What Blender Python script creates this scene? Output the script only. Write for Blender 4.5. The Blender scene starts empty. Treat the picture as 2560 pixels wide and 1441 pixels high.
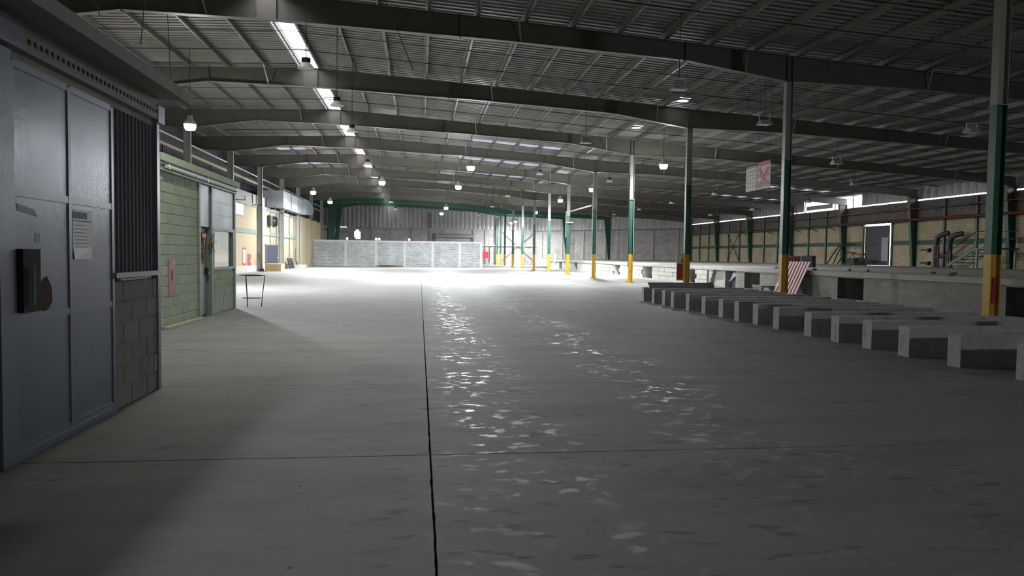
import bpy, math, random
from mathutils import Vector, Matrix
R = random.Random(7)
sc = bpy.context.scene
COL = sc.collection

# ------------------------------------------------------------------ camera
F_PX = 1850.0; CAM_H = 1.5
cd = bpy.data.cameras.new('camera'); cam = bpy.data.objects.new('camera', cd); COL.objects.link(cam)
cd.sensor_fit = 'HORIZONTAL'; cd.sensor_width = 36.0; cd.lens = F_PX / 2560 * 36; cd.clip_end = 600; cd.clip_start = .05
d = Vector((1049.1 - 1280, 635.5 - 720.5, F_PX)); h = Vector((1, .01267, 0))     # hall axis and level line as seen by the lens
yc = d.normalized(); up = h.cross(d).normalized()
if up.y > 0: up = -up
xc = (-up).cross(yc)
if xc.x < 0: xc = -xc
Mw = Matrix((xc, yc, up))
cx, cy, cz = Mw @ Vector((1, 0, 0)), Mw @ Vector((0, -1, 0)), Mw @ Vector((0, 0, -1))
cam.matrix_world = Matrix(((cx.x, cy.x, cz.x, 0), (cx.y, cy.y, cz.y, 0), (cx.z, cy.z, cz.z, CAM_H), (0, 0, 0, 1)))
sc.camera = cam

# ------------------------------------------------------------------ world, exposure
SKY = 9.0
LAMP = 7500.0
w = bpy.data.worlds.new('world'); sc.world = w; w.use_nodes = True
bg = w.node_tree.nodes['Background']; bg.inputs[0].default_value = (.93, .93, 1.0, 1); bg.inputs[1].default_value = SKY
sc.view_settings.view_transform = 'Standard'; sc.view_settings.look = 'None'
sc.view_settings.gamma = 1; sc.view_settings.use_curve_mapping = False
sc.view_settings.exposure = 0.0
sc.cycles.use_denoising = True
sc.cycles.max_bounces = 6; sc.cycles.diffuse_bounces = 4; sc.cycles.glossy_bounces = 3; sc.cycles.transmission_bounces = 3
sc.cycles.use_adaptive_sampling = True; sc.cycles.adaptive_threshold = .02

# ------------------------------------------------------------------ materials
def mat(name): 
    m = bpy.data.materials.new(name); m.use_nodes = True
    return m, m.node_tree.nodes, m.node_tree.links, m.node_tree.nodes['Principled BSDF']
def nn(N, t, **kw):
    n = N.new(t)
    for k, v in kw.items():
        if k.startswith('i_'): n.inputs[k[2:].replace('_', ' ')].default_value = v
        else: setattr(n, k, v)
    return n
def mulc(c, f): return (min(1, c[0] * f), min(1, c[1] * f), min(1, c[2] * f), 1)
def mixn(N, L, fac, a, b, blend='MIX'):
    n = nn(N, 'ShaderNodeMix', data_type='RGBA', blend_type=blend)
    for sock, v in ((0, fac), (6, a), (7, b)):
        if hasattr(v, 'is_linked') or hasattr(v, 'links'): L.new(v, n.inputs[sock])
        else: n.inputs[sock].default_value = v
    return n.outputs[2]
def ramp(N, L, src, p0, p1, c0=(0, 0, 0, 1), c1=(1, 1, 1, 1)):
    r = nn(N, 'ShaderNodeValToRGB'); r.color_ramp.elements[0].position = p0; r.color_ramp.elements[1].position = p1
    r.color_ramp.elements[0].color = c0; r.color_ramp.elements[1].color = c1
    L.new(src, r.inputs[0]); return r.outputs[0]
def noise(N, L, vec, scale, detail=4, rough=.55):
    n = nn(N, 'ShaderNodeTexNoise'); n.inputs['Scale'].default_value = scale; n.inputs['Detail'].default_value = detail
    n.inputs['Roughness'].default_value = rough
    L.new(vec, n.inputs['Vector']); return n.outputs['Fac']
def mapped(N, L, vec, scale=(1, 1, 1), rot=(0, 0, 0)):
    m = nn(N, 'ShaderNodeMapping'); m.inputs['Scale'].default_value = scale; m.inputs['Rotation'].default_value = rot
    L.new(vec, m.inputs['Vector']); return m.outputs[0]
def bump(N, L, src, dist, strength=.5):
    b = nn(N, 'ShaderNodeBump'); b.inputs['Distance'].default_value = dist; b.inputs['Strength'].default_value = strength
    L.new(src, b.inputs['Height']); return b.outputs[0]
MATS = {}
def plain(name, col, rough=.6, metal=0., var=.25, scale=3., dirt=0., dirtcol=(.08, .06, .05), bmp=.002, perobj=0., stretch=(1, 1, 1)):
    """painted / bare surface with uneven tone, patches of grime and a faint relief"""
    m, N, L, P = mat(name)
    pos = nn(N, 'ShaderNodeNewGeometry').outputs['Position']; v = mapped(N, L, pos, stretch)
    n1 = noise(N, L, v, scale, 6); n2 = noise(N, L, v, scale * 9, 3)
    c = mixn(N, L, n1, mulc(col, 1 - var), mulc(col, 1 + var))
    c = mixn(N, L, ramp(N, L, n2, .35, .75), c, mixn(N, L, .5, c, mulc(col, 1 - var)))
    if dirt:
        dm = ramp(N, L, noise(N, L, mapped(N, L, pos, (1.3, 1.3, .45)), scale * .8, 8, .65), .62 - .2 * dirt, .8)
        c = mixn(N, L, dm, c, (*dirtcol, 1))
    if perobj:
        oi = nn(N, 'ShaderNodeObjectInfo').outputs['Random']
        c = mixn(N, L, 1.0, c, ramp(N, L, oi, 0, 1, (1 - perobj,) * 3 + (1,), (1 + perobj * .4,) * 3 + (1,)), 'MULTIPLY')
    L.new(c, P.inputs['Base Color']); P.inputs['Metallic'].default_value = metal
    rr = nn(N, 'ShaderNodeMapRange'); rr.inputs['To Min'].default_value = max(.05, rough - .12); rr.inputs['To Max'].default_value = min(1, rough + .12)
    L.new(n1, rr.inputs['Value']); L.new(rr.outputs[0], P.inputs['Roughness'])
    if bmp: L.new(bump(N, L, n2, bmp), P.inputs['Normal'])
    MATS[name] = m; return m
def blockwall(name, col, mortar, ax, bw=.4, bh=.2, var=.2, dirt=0., mort=.012, dirtcol=(.16, .13, .1), relief=.01):
    """masonry too far away to tell block from block"""
    m, N, L, P = mat(name)
    pos = nn(N, 'ShaderNodeNewGeometry').outputs['Position']
    s = nn(N, 'ShaderNodeSeparateXYZ'); L.new(pos, s.inputs[0]); c_ = nn(N, 'ShaderNodeCombineXYZ')
    L.new(s.outputs[ax], c_.inputs[0]); L.new(s.outputs[2], c_.inputs[1])
    b = nn(N, 'ShaderNodeTexBrick', offset=.5); b.inputs['Scale'].default_value = 1; b.inputs['Brick Width'].default_value = bw
    b.inputs['Row Height'].default_value = bh; b.inputs['Mortar Size'].default_value = mort; b.inputs['Mortar Smooth'].default_value = .3
    b.inputs['Color1'].default_value = mulc(col, 1 - var); b.inputs['Color2'].default_value = mulc(col, 1 + var); b.inputs['Mortar'].default_value = (*mortar, 1)
    L.new(c_.outputs[0], b.inputs['Vector'])
    n1 = noise(N, L, pos, .8, 7); c = mixn(N, L, 1.0, b.outputs['Color'], ramp(N, L, n1, .25, .8, (.72, .72, .72, 1), (1.1, 1.1, 1.1, 1)), 'MULTIPLY')
    if dirt:
        c = mixn(N, L, ramp(N, L, noise(N, L, mapped(N, L, pos, (1, 1, .3)), 1.2, 9, .7), .66 - .2 * dirt, .85), c, (*dirtcol, 1))
    L.new(c, P.inputs['Base Color']); P.inputs['Roughness'].default_value = .85
    inv = nn(N, 'ShaderNodeMath', operation='SUBTRACT'); inv.inputs[0].default_value = 1; L.new(b.outputs['Fac'], inv.inputs[1])
    L.new(bump(N, L, inv.outputs[0], relief), P.inputs['Normal'])
    MATS[name] = m; return m

def floor_material():
    m, N, L, P = mat('floor_concrete')
    pos = nn(N, 'ShaderNodeNewGeometry').outputs['Position']
    s = nn(N, 'ShaderNodeSeparateXYZ'); L.new(pos, s.inputs[0])
    n1 = noise(N, L, pos, .35, 8, .6); n2 = noise(N, L, mapped(N, L, pos, (.55, 1.3, 1), (0, 0, .25)), 1.1, 8, .68); n3 = noise(N, L, pos, 40, 3)
    c = mixn(N, L, n1, (.215, .21, .197, 1), (.30, .296, .28, 1))
    c = mixn(N, L, ramp(N, L, n2, .42, .72), c, mixn(N, L, .5, c, (.13, .125, .115, 1)))
    c = mixn(N, L, ramp(N, L, n3, .3, .8), mixn(N, L, .12, c, (.1, .1, .1, 1)), c)
    # dark boot-shaped scuffs
    foot = noise(N, L, mapped(N, L, pos, (3.0, 7.5, 1), (0, 0, -.35)), 1.0, 2, .4)
    where = ramp(N, L, noise(N, L, pos, .22, 2), .42, .55)
    fm = nn(N, 'ShaderNodeMath', operation='MULTIPLY'); L.new(ramp(N, L, foot, .63, .68), fm.inputs[0]); L.new(where, fm.inputs[1])
    c = mixn(N, L, fm.outputs[0], c, mixn(N, L, .55, c, (.08, .075, .07, 1)))
    spots = nn(N, 'ShaderNodeTexVoronoi'); spots.inputs['Scale'].default_value = 2.6; L.new(pos, spots.inputs['Vector'])
    c = mixn(N, L, ramp(N, L, spots.outputs['Distance'], .035, .05, (.75, .75, .75, 1), (0, 0, 0, 1)), c, (.09, .085, .08, 1))
    # worn yellow lane stripe
    def band(sock, a, b):
        u = nn(N, 'ShaderNodeMath', operation='GREATER_THAN'); L.new(sock, u.inputs[0]); u.inputs[1].default_value = a
        v = nn(N, 'ShaderNodeMath', operation='LESS_THAN'); L.new(sock, v.inputs[0]); v.inputs[1].default_value = b
        q = nn(N, 'ShaderNodeMath', operation='MULTIPLY'); L.new(u.outputs[0], q.inputs[0]); L.new(v.outputs[0], q.inputs[1]); return q.outputs[0]
    def mul(a, b):
        q = nn(N, 'ShaderNodeMath', operation='MULTIPLY'); L.new(a, q.inputs[0]); L.new(b, q.inputs[1]); return q.outputs[0]
    def mx(a, b):
        q = nn(N, 'ShaderNodeMath', operation='MAXIMUM'); L.new(a, q.inputs[0]); L.new(b, q.inputs[1]); return q.outputs[0]
    stripe = mx(mul(band(s.outputs[0], -1.86, -1.74), band(s.outputs[1], 6.0, 9.67)), mul(band(s.outputs[1], 9.55, 9.67), band(s.outputs[0], -3.2, -1.74)))
    wear = ramp(N, L, noise(N, L, pos, 5, 8, .7), .45, .75, (0, 0, 0, 1), (.55, .55, .55, 1))
    c = mixn(N, L, mul(stripe, wear), c, (.34, .30, .17, 1))
    L.new(c, P.inputs['Base Color'])
    # polished scuffs: lens-shaped patches rubbed shiny along two wheel tracks
    sc1 = noise(N, L, mapped(N, L, pos, (5.5, 7.0, 1), (0, 0, .5)), 1.0, 4, .6)
    def track(x, hw):
        a = nn(N, 'ShaderNodeMath', operation='SUBTRACT'); L.new(s.outputs[0], a.inputs[0]); a.inputs[1].default_value = x
        b = nn(N, 'ShaderNodeMath', operation='ABSOLUTE'); L.new(a.outputs[0], b.inputs[0])
        q = nn(N, 'ShaderNodeMapRange'); L.new(b.outputs[0], q.inputs['Value']); q.inputs['From Min'].default_value = hw * .35; q.inputs['From Max'].default_value = hw
        q.inputs['To Min'].default_value = 1; q.inputs['To Max'].default_value = 0; return q.outputs[0]
    zone = mul(mx(track(.75, .75), track(2.75, .95)), ramp(N, L, noise(N, L, pos, .9, 3), .40, .56))
    pol = mul(ramp(N, L, sc1, .55, .62), zone)
    rr = nn(N, 'ShaderNodeMapRange'); rr.inputs['To Min'].default_value = .68; rr.inputs['To Max'].default_value = .31; L.new(pol, rr.inputs['Value'])
    L.new(rr.outputs[0], P.inputs['Roughness'])
    sp = nn(N, 'ShaderNodeMapRange'); sp.inputs['To Min'].default_value = .12; sp.inputs['To Max'].default_value = .65; L.new(pol, sp.inputs['Value']); L.new(sp.outputs[0], P.inputs['Specular IOR Level'])
    L.new(bump(N, L, n3, .0012, .5), P.inputs['Normal'])
    MATS['floor'] = m
floor_material()
plain('floor_gap', (.035, .028, .024), .95)
plain('steel_grey', (.115, .107, .086), .5, 0, .18, 2.0, .35)
plain('steel_brown', (.16, .15, .135), .6, 0, .2, 2.0, .4)
plain('purlin_grey', (.15, .15, .14), .5, 0, .2, 1.5, .3)
plain('green_paint', (.018, .105, .062), .38, 0, .25, 3, .15, (.05, .05, .045))
plain('green_dark', (.018, .105, .062), .38, 0, .25, 3, .15, (.05, .05, .045))
plain('column_grey', (.28, .28, .26), .45, 0, .12, 2, .3, (.2, .19, .17))
plain('yellow_paint', (.60, .36, .018), .42, 0, .2, 4, .35, (.16, .1, .04))
plain('roof_zinc', (.215, .215, .2), .5, .2, .18, 1.2, .45, (.16, .15, .13), stretch=(.3, 1, 1))
plain('upstand', (.45, .44, .44), .5, .2, .2)
plain('block_green', (.41, .465, .355), .85, 0, .16, 2.2, .15, (.2, .22, .17), .004, .12)
plain('mortar_green', (.5, .545, .45), .9, 0, .15)
plain('block_grey', (.31, .30, .29), .9, 0, .25, 3.5, .35, (.1, .085, .07), .005, .2)
plain('mortar_grey', (.36, .35, .33), .9)
plain('office_cap', (.50, .56, .43), .8, 0, .12)
plain('shed_metal', (.20, .228, .30), .35, .1, .12, 1.6, 0, (.09, .085, .085), .002)
plain('shed_panel', (.18, .208, .285), .3, .1, .15, 1.4, 0, (.085, .08, .08), .002)
plain('shed_corr', (.085, .088, .1), .75, 0, .2, 3, .2)
plain('shed_beam', (.30, .29, .265), .7, 0, .15, 2, .3)
plain('galvanized', (.36, .38, .40), .45, .3, .12, 1.2, .2, (.3, .3, .3))
plain('office_metal', (.24, .27, .29), .5, .1, .2, 1.6, .25, (.2, .22, .23))
plain('office_frame', (.26, .31, .265), .55, 0, .15)
plain('white_paint', (.75, .75, .73), .5, 0, .08, 3, .2, (.4, .38, .34))
plain('cream', (.33, .27, .165), .8, 0, .12, 1.0, .3, (.33, .27, .19))
plain('band_green', (.15, .185, .155), .7, 0, .2, 2, .2)
plain('band_dark', (.028, .07, .05), .6, 0, .2)
plain('concrete', (.36, .35, .325), .88, 0, .22, 1.5, .35, (.2, .185, .16), .006)
plain('concrete_light', (.40, .39, .36), .88, 0, .2, 2.0, .3, (.24, .22, .19), .006, .1)
plain('pilaster_pale', (.43, .435, .43), .85, 0, .12, 2, .1, (.3, .3, .28))
plain('concrete_dark', (.20, .195, .18), .9, 0, .25, 1.5, .4, (.1, .09, .08), .006)
plain('beam_concrete', (.42, .42, .41), .9, 0, .3, 6, .35, (.12, .115, .105), .012, .12)
plain('plate_grey', (.3, .29, .315), .5, .1, .12, 2, .3, (.1, .09, .09))
plain('dark', (.012, .012, .013), .8)
plain('black_iron', (.02, .02, .022), .5, .3)
plain('pipe_dark', (.045, .045, .048), .55, .2, .2)
plain('pipe_white', (.6, .6, .57), .5)
plain('red_paint', (.30, .022, .03), .5, 0, .15, 5, .2)
plain('red_pipe', (.14, .022, .018), .55, 0, .2)
plain('red_bright', (.55, .02, .035), .45, 0, .15)
plain('pink', (.55, .38, .35), .6, 0, .15)
plain('blue_dark', (.010, .011, .034), .8, 0, .2)
plain('wood', (.36, .25, .12), .7, 0, .3, 6, .2, (.15, .1, .05))
plain('wood_pale', (.55, .46, .3), .7, 0, .25, 6)
plain('paper', (.55, .55, .53), .7, 0, .05, 4, .1, (.5, .5, .48))
plain('paper_blue', (.15, .35, .45), .7, 0, .3, 30)
plain('ink', (.2, .2, .21), .8)
plain('ink_soft', (.33, .32, .31), .8)
plain('poster_red', (.42, .03, .05), .6)
plain('board_pink', (.3, .2, .22), .6)
plain('board_blue', (.24, .26, .31), .6)
plain('rust', (.09, .035, .02), .9, 0, .3)
plain('straw', (.48, .30, .14), .8, 0, .4, 30)
plain('curtain', (.62, .64, .62), .85, 0, .12, 4)
plain('lamp_grey', (.5, .5, .49), .4, .2)
plain('wall_sheet', (.34, .335, .335), .5, .3, .22, 1.6, .45, (.14, .12, .11), stretch=(1, 1, .3))
plain('dark_sheet', (.06, .065, .075), .6, .1, .2)
plain('backwall_grey', (.34, .32, .31), .85, 0, .2, 1.0, .35, (.2, .18, .165))
plain('brown_wall', (.19, .165, .155), .85, 0, .2, 1.2, .3, (.12, .1, .09))
blockwall('bw_grey', (.28, .29, .295), (.43, .44, .445), 0, .4, .2, .2, .0, .03, relief=.006)
blockwall('bw_cream', (.33, .27, .17), (.45, .37, .24), 1, .4, .2, .06, .3, .01, (.36, .30, .22))
blockwall('bw_right', (.47, .39, .255), (.30, .25, .17), 1, .4, .2, .08, .25, .014, (.28, .23, .17))
blockwall('bw_back', (.40, .385, .37), (.32, .30, .285), 0, .4, .2, .12, .35, .014, (.27, .25, .23))
blockwall('bw_dock', (.25, .24, .215), (.2, .19, .17), 1, .4, .2, .1, .4, .008, (.14, .13, .11), .004)
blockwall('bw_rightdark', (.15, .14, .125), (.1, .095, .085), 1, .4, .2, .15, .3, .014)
def emit(name, col, s):
    m, N, L, P = mat(name); P.inputs['Emission Color'].default_value = (*col, 1); P.inputs['Emission Strength'].default_value = s
    P.inputs['Base Color'].default_value = (.8, .8, .8, 1); MATS[name] = m
emit('lamp_on', (.93, .97, 1.0), LAMP)
emit('lamp_skirt', (.93, .97, 1.0), 330.0)
emit('lamp_dim', (1, 1, 1), 40)
emit('lamp_old', (.93, .97, 1.0), 2800.0)
emit('lamp_green', (.92, 1.0, .84), 430.0)
emit('lamp_flood', (.95, .96, 1.0), 1500.0)
def translucent():
    m, N, L, P = mat('skylight_sheet'); N.remove(P)
    t = nn(N, 'ShaderNodeBsdfTranslucent'); t.inputs[0].default_value = (.11, .105, .122, 1)
    dfs = nn(N, 'ShaderNodeBsdfDiffuse'); dfs.inputs[0].default_value = (.3, .3, .3, 1)
    pos = nn(N, 'ShaderNodeNewGeometry').outputs['Position']
    mx = nn(N, 'ShaderNodeMixShader'); L.new(ramp(N, L, noise(N, L, pos, 1.5, 5), .3, .75, (.05,) * 3 + (1,), (.75,) * 3 + (1,)), mx.inputs[0])
    L.new(t.outputs[0], mx.inputs[1]); L.new(dfs.outputs[0], mx.inputs[2]); L.new(mx.outputs[0], N['Material Output'].inputs[0])
    MATS['skylight_sheet'] = m
translucent()
def glass():
    """reflective tinted window film"""
    m, N, L, P = mat('window_glass'); P.inputs['Base Color'].default_value = (.5, .54, .54, 1); P.inputs['Metallic'].default_value = .8
    pos = nn(N, 'ShaderNodeNewGeometry').outputs['Position']
    L.new(ramp(N, L, noise(N, L, pos, 3, 5), .3, .8, (.05,) * 3 + (1,), (.12,) * 3 + (1,)), P.inputs['Roughness']); MATS['window_glass'] = m
glass()

# ------------------------------------------------------------------ mesh helpers
WL = {}
class MB:
    def __init__(s): s.v = []; s.f = []
    def add(s, v, f): b = len(s.v); s.v += [tuple(p) for p in v]; s.f += [tuple(b + i for i in q) for q in f]; return s
    def box(s, x0, x1, y0, y1, z0, z1):
        if x0 > x1: x0, x1 = x1, x0
        if y0 > y1: y0, y1 = y1, y0
        if z0 > z1: z0, z1 = z1, z0
        return s.add([(x0, y0, z0), (x1, y0, z0), (x1, y1, z0), (x0, y1, z0), (x0, y0, z1), (x1, y0, z1), (x1, y1, z1), (x0, y1, z1)],
                     [(0, 3, 2, 1), (4, 5, 6, 7), (0, 1, 5, 4), (1, 2, 6, 5), (2, 3, 7, 6), (3, 0, 4, 7)])
    def prism(s, poly, axis, a, b):
        """poly: 2-D outline, extruded along axis ('x': (y,z) outline, 'y': (x,z), 'z': (x,y))"""
        n = len(poly)
        def P(p, t): return {'x': (t, p[0], p[1]), 'y': (p[0], t, p[1]), 'z': (p[0], p[1], t)}[axis]
        return s.add([P(p, a) for p in poly] + [P(p, b) for p in poly],
                     [tuple(range(n)), tuple(range(2 * n - 1, n - 1, -1))] + [(i, i + n, (i + 1) % n + n, (i + 1) % n) for i in range(n)])
    def tube(s, path, r, n=8, cap=True):
        path = [Vector(p) for p in path]; rings = []
        rr = r if isinstance(r, (list, tuple)) else [r] * len(path)
        u0 = None
        for i, p in enumerate(path):
            t = (path[min(i + 1, len(path) - 1)] - path[max(i - 1, 0)]).normalized()
            if u0 is None or abs(u0.dot(t)) > .95:
                a = Vector((0, 0, 1)) if abs(t.z) < .9 else Vector((1, 0, 0))
            else: a = u0
            u = (a - t * a.dot(t)).normalized(); u0 = u; w_ = t.cross(u)
            rings.append([p + (u * math.cos(2 * math.pi * k / n) + w_ * math.sin(2 * math.pi * k / n)) * rr[i] for k in range(n)])
        b = [v for q in rings for v in q]; f = []
        for i in range(len(rings) - 1):
            for k in range(n): f.append((i * n + k, i * n + (k + 1) % n, (i + 1) * n + (k + 1) % n, (i + 1) * n + k))
        if cap: f += [tuple(range(n - 1, -1, -1)), tuple((len(rings) - 1) * n + k for k in range(n))]
        return s.add(b, f)
    def lathe(s, prof, c=(0, 0, 0), n=20, cap=True):
        b = []; f = []
        for r, z in prof: b += [(c[0] + r * math.cos(2 * math.pi * k / n), c[1] + r * math.sin(2 * math.pi * k / n), c[2] + z) for k in range(n)]
        for i in range(len(prof) - 1):
            for k in range(n): f.append((i * n + k, i * n + (k + 1) % n, (i + 1) * n + (k + 1) % n, (i + 1) * n + k))
        if cap: f += [tuple(range(n - 1, -1, -1)), tuple((len(prof) - 1) * n + k for k in range(n))]
        return s.add(b, f)
    def bar(s, a, b, wx, wy=None):
        """square bar between two points"""
        a, b = Vector(a), Vector(b); t = (b - a).normalized(); q = Vector((0, 0, 1)) if abs(t.z) < .9 else Vector((1, 0, 0))
        u = t.cross(q).normalized() * wx / 2; v = t.cross(u).normalized() * (wy or wx) / 2
        return s.add([a - u - v, a + u - v, a + u + v, a - u + v, b - u - v, b + u - v, b + u + v, b - u + v],
                     [(0, 3, 2, 1), (4, 5, 6, 7), (0, 1, 5, 4), (1, 2, 6, 5), (2, 3, 7, 6), (3, 0, 4, 7)])
    def mesh(s, name, m, o=Vector((0, 0, 0)), smooth=False):
        me = bpy.data.meshes.new(name); me.from_pydata([(p[0] - o[0], p[1] - o[1], p[2] - o[2]) for p in s.v], [], s.f)
        me.materials.append(MATS[m]); me.validate()
        import bmesh
        bm = bmesh.new(); bm.from_mesh(me); bmesh.ops.recalc_face_normals(bm, faces=bm.faces); bm.to_mesh(me); bm.free()
        if smooth:
            for p in me.polygons: p.use_smooth = True
            try: me.set_sharp_from_angle(angle=math.radians(35))
            except Exception: pass
        return me
    def build(s, name, m, parent=None, smooth=False, label=None, local=False):
        if parent is None:
            lo = [min(p[i] for p in s.v) for i in range(3)]; hi = [max(p[i] for p in s.v) for i in range(3)]
            o = Vector(((lo[0] + hi[0]) / 2, (lo[1] + hi[1]) / 2, lo[2]))
        else: o = Vector((0, 0, 0)) if local else WL[parent.name]
        ob = bpy.data.objects.new(name, s.mesh(name, m, o, smooth)); COL.objects.link(ob)
        if parent is None: ob.location = o; WL[ob.name] = o
        else: ob.parent = parent; WL[ob.name] = o
        if label: ob['label'] = label
        return ob
def box(name, m, a, parent=None, **k): return MB().box(*a).build(name, m, parent, **k)
def tag(o, label=None, cat=None, group=None, kind=None):
    for k, v in (('label', label), ('category', cat), ('group', group), ('kind', kind)):
        if v: o[k] = v
    return o
def thing(name, loc, label=None, cat=None, group=None, kind=None, rz=0):
    o = bpy.data.objects.new(name, None); COL.objects.link(o); o.location = loc; o.rotation_euler[2] = rz; o.empty_display_size = .2
    WL[o.name] = Vector(loc); return tag(o, label, cat, group, kind)
def struct(o, label=None): o['kind'] = 'structure'; 
def copy_tree(o, parent=None, loc=None):
    c = o.copy(); COL.objects.link(c); c.parent = parent
    if loc is not None: c.location = loc
    WL[c.name] = Vector(c.location)
    for ch in list(o.children): copy_tree(ch, c)
    return c
def link_mesh(name, me, parent, loc):
    o = bpy.data.objects.new(name, me); COL.objects.link(o); o.parent = parent; o.location = Vector(loc) - WL[parent.name]; return o

# ------------------------------------------------------------------ grid of the hall
def YK(k): return 14.2 + 8.99 * k
FR = [YK(k) for k in range(-2, 11)] + [109.9, 114.5]          # frame lines
XR, XL, XW = 11.95, -12.2, 36.0
YF, YB = -6.0, 115.2
TOP = [(-15.0, 8.84), (-12.0, 8.96), (-4.6, 9.23), (4.27, 8.67), (11.95, 8.10), (28.4, 7.11), (36.3, 6.62)]
BOT = [(-15.0, 8.15), (-12.4, 8.02), (-11.95, 8.02), (-8.65, 8.50), (-4.6, 8.43), (2.54, 8.14), (8.4, 7.80), (11.85, 7.27), (12.1, 7.27), (16, 7.22), (29, 6.60), (35.6, 6.12), (36.0, 6.1)]
def interp(T, x):
    for (a, za), (b, zb) in zip(T, T[1:]):
        if a <= x <= b: return za + (zb - za) * (x - a) / (b - a)
    return T[0][1] if x < T[0][0] else T[-1][1]
def roof_z(x): return interp(TOP, x) + .21

# ------------------------------------------------------------------ floor
PX0, DOCKZ = 15.2, 1.05
floor = box('floor', 'floor_gap', (-15, 36.2, YF, YB + .5, -.3, -.03)); struct(floor)
GX = [(-15, 0), (-8.0, .006), (-3.97, .009), (.09, .013), (4.12, .011), (8.03, .009), (12.06, .006), (PX0 + .02, 0)]
GY = [(YF, 0), (-.6, .006), (2.45, .004), (5.5, .015), (8.53, .006), (11.6, .005), (14.6, .003), (17.65, .003), (20.7, .003), (23.7, .012), (41.9, .012), (60.1, .01), (78.2, .01), (96.4, .01), (YB + .3, 0)]
def jag(a, b, fix, axis, amp, step):
    n = max(1, int(abs(b - a) / step)); out = []
    for i in range(n):
        t = a + (b - a) * i / n; j = R.uniform(-amp, amp * .5) if 0 < i < n else 0
        if R.random() < .05 and 0 < i < n: j -= amp * 2.0
        out.append((t, fix, j))
    return out
for i in range(len(GX) - 1):
    for j in range(len(GY) - 1):
        x0, x1 = GX[i][0] + GX[i][1] / 2, GX[i + 1][0] - GX[i + 1][1] / 2
        y0, y1 = GY[j][0] + GY[j][1] / 2, GY[j + 1][0] - GY[j + 1][1] / 2
        near = y0 < 12 and -4 < x0 < 9
        st = .09 if near else 50; am = .0035 if near else 0
        out = [(t, y0 - q) for t, _, q in jag(x0, x1, y0, 0, am, st)] + [(x1 + q, t) for t, _, q in jag(y0, y1, x1, 1, am, st)] \
            + [(t, y1 + q) for t, _, q in jag(x1, x0, y1, 0, am, st)] + [(x0 - q, t) for t, _, q in jag(y1, y0, x0, 1, am, st)]
        MB().prism(out, 'z', -.032, 0).build('floor_slab', 'floor', floor)

box('floor_slab', 'floor', (PX0 + .02, 17.85, 86.0, YB + .2, -.032, 0), floor)
# ------------------------------------------------------------------ ceiling: corrugated sheets, purlins, skylight slot, sag rods
ceiling = thing('ceiling', (0, 50, 8), kind='structure')
def sheet(x0, x1, y0, y1, m, name='roof_sheet', drop=0.0, per=.3):
    xs = [x0] + [x for x, _ in TOP if x0 < x < x1] + [x1]
    ys = []; k = math.floor(y0 / per)
    prof = [(0, 0), (.30, 0), (.38, .035), (.92, .035), (1.0, 0)]
    while k * per < y1 + per:
        for a, dz in prof[:-1]: ys.append((k * per + a * per, dz))
        k += 1
    ys = [(y, dz) for y, dz in ys if y0 - 1e-6 <= y <= y1 + 1e-6]
    if not ys or ys[0][0] > y0 + 1e-4: ys.insert(0, (y0, ys[0][1] if ys else 0))
    if ys[-1][0] < y1 - 1e-4: ys.append((y1, ys[-1][1]))
    mb = MB(); n = len(xs)
    mb.add([(x, y, roof_z(x) + dz - drop) for y, dz in ys for x in xs], [(r * n + i, r * n + i + 1, (r + 1) * n + i + 1, (r + 1) * n + i) for r in range(len(ys) - 1) for i in range(n - 1)])
    return mb.build(name, m, ceiling)
SL0, SL1 = -4.93, -4.30
SKY_X = {3: (3.4, 9.4), 4: (3.0, 9.2), 5: (2.6, 9.3), 6: (2.2, 9.2), 7: (1.2, 9.0), 8: (.6, 9.0), 9: (0, 8.5)}
HOLES = [(11.3, 31.35), (11.3, 38.3)]
allY = [YF] + FR + [YB + .2]
allY = sorted(set(allY))
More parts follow.
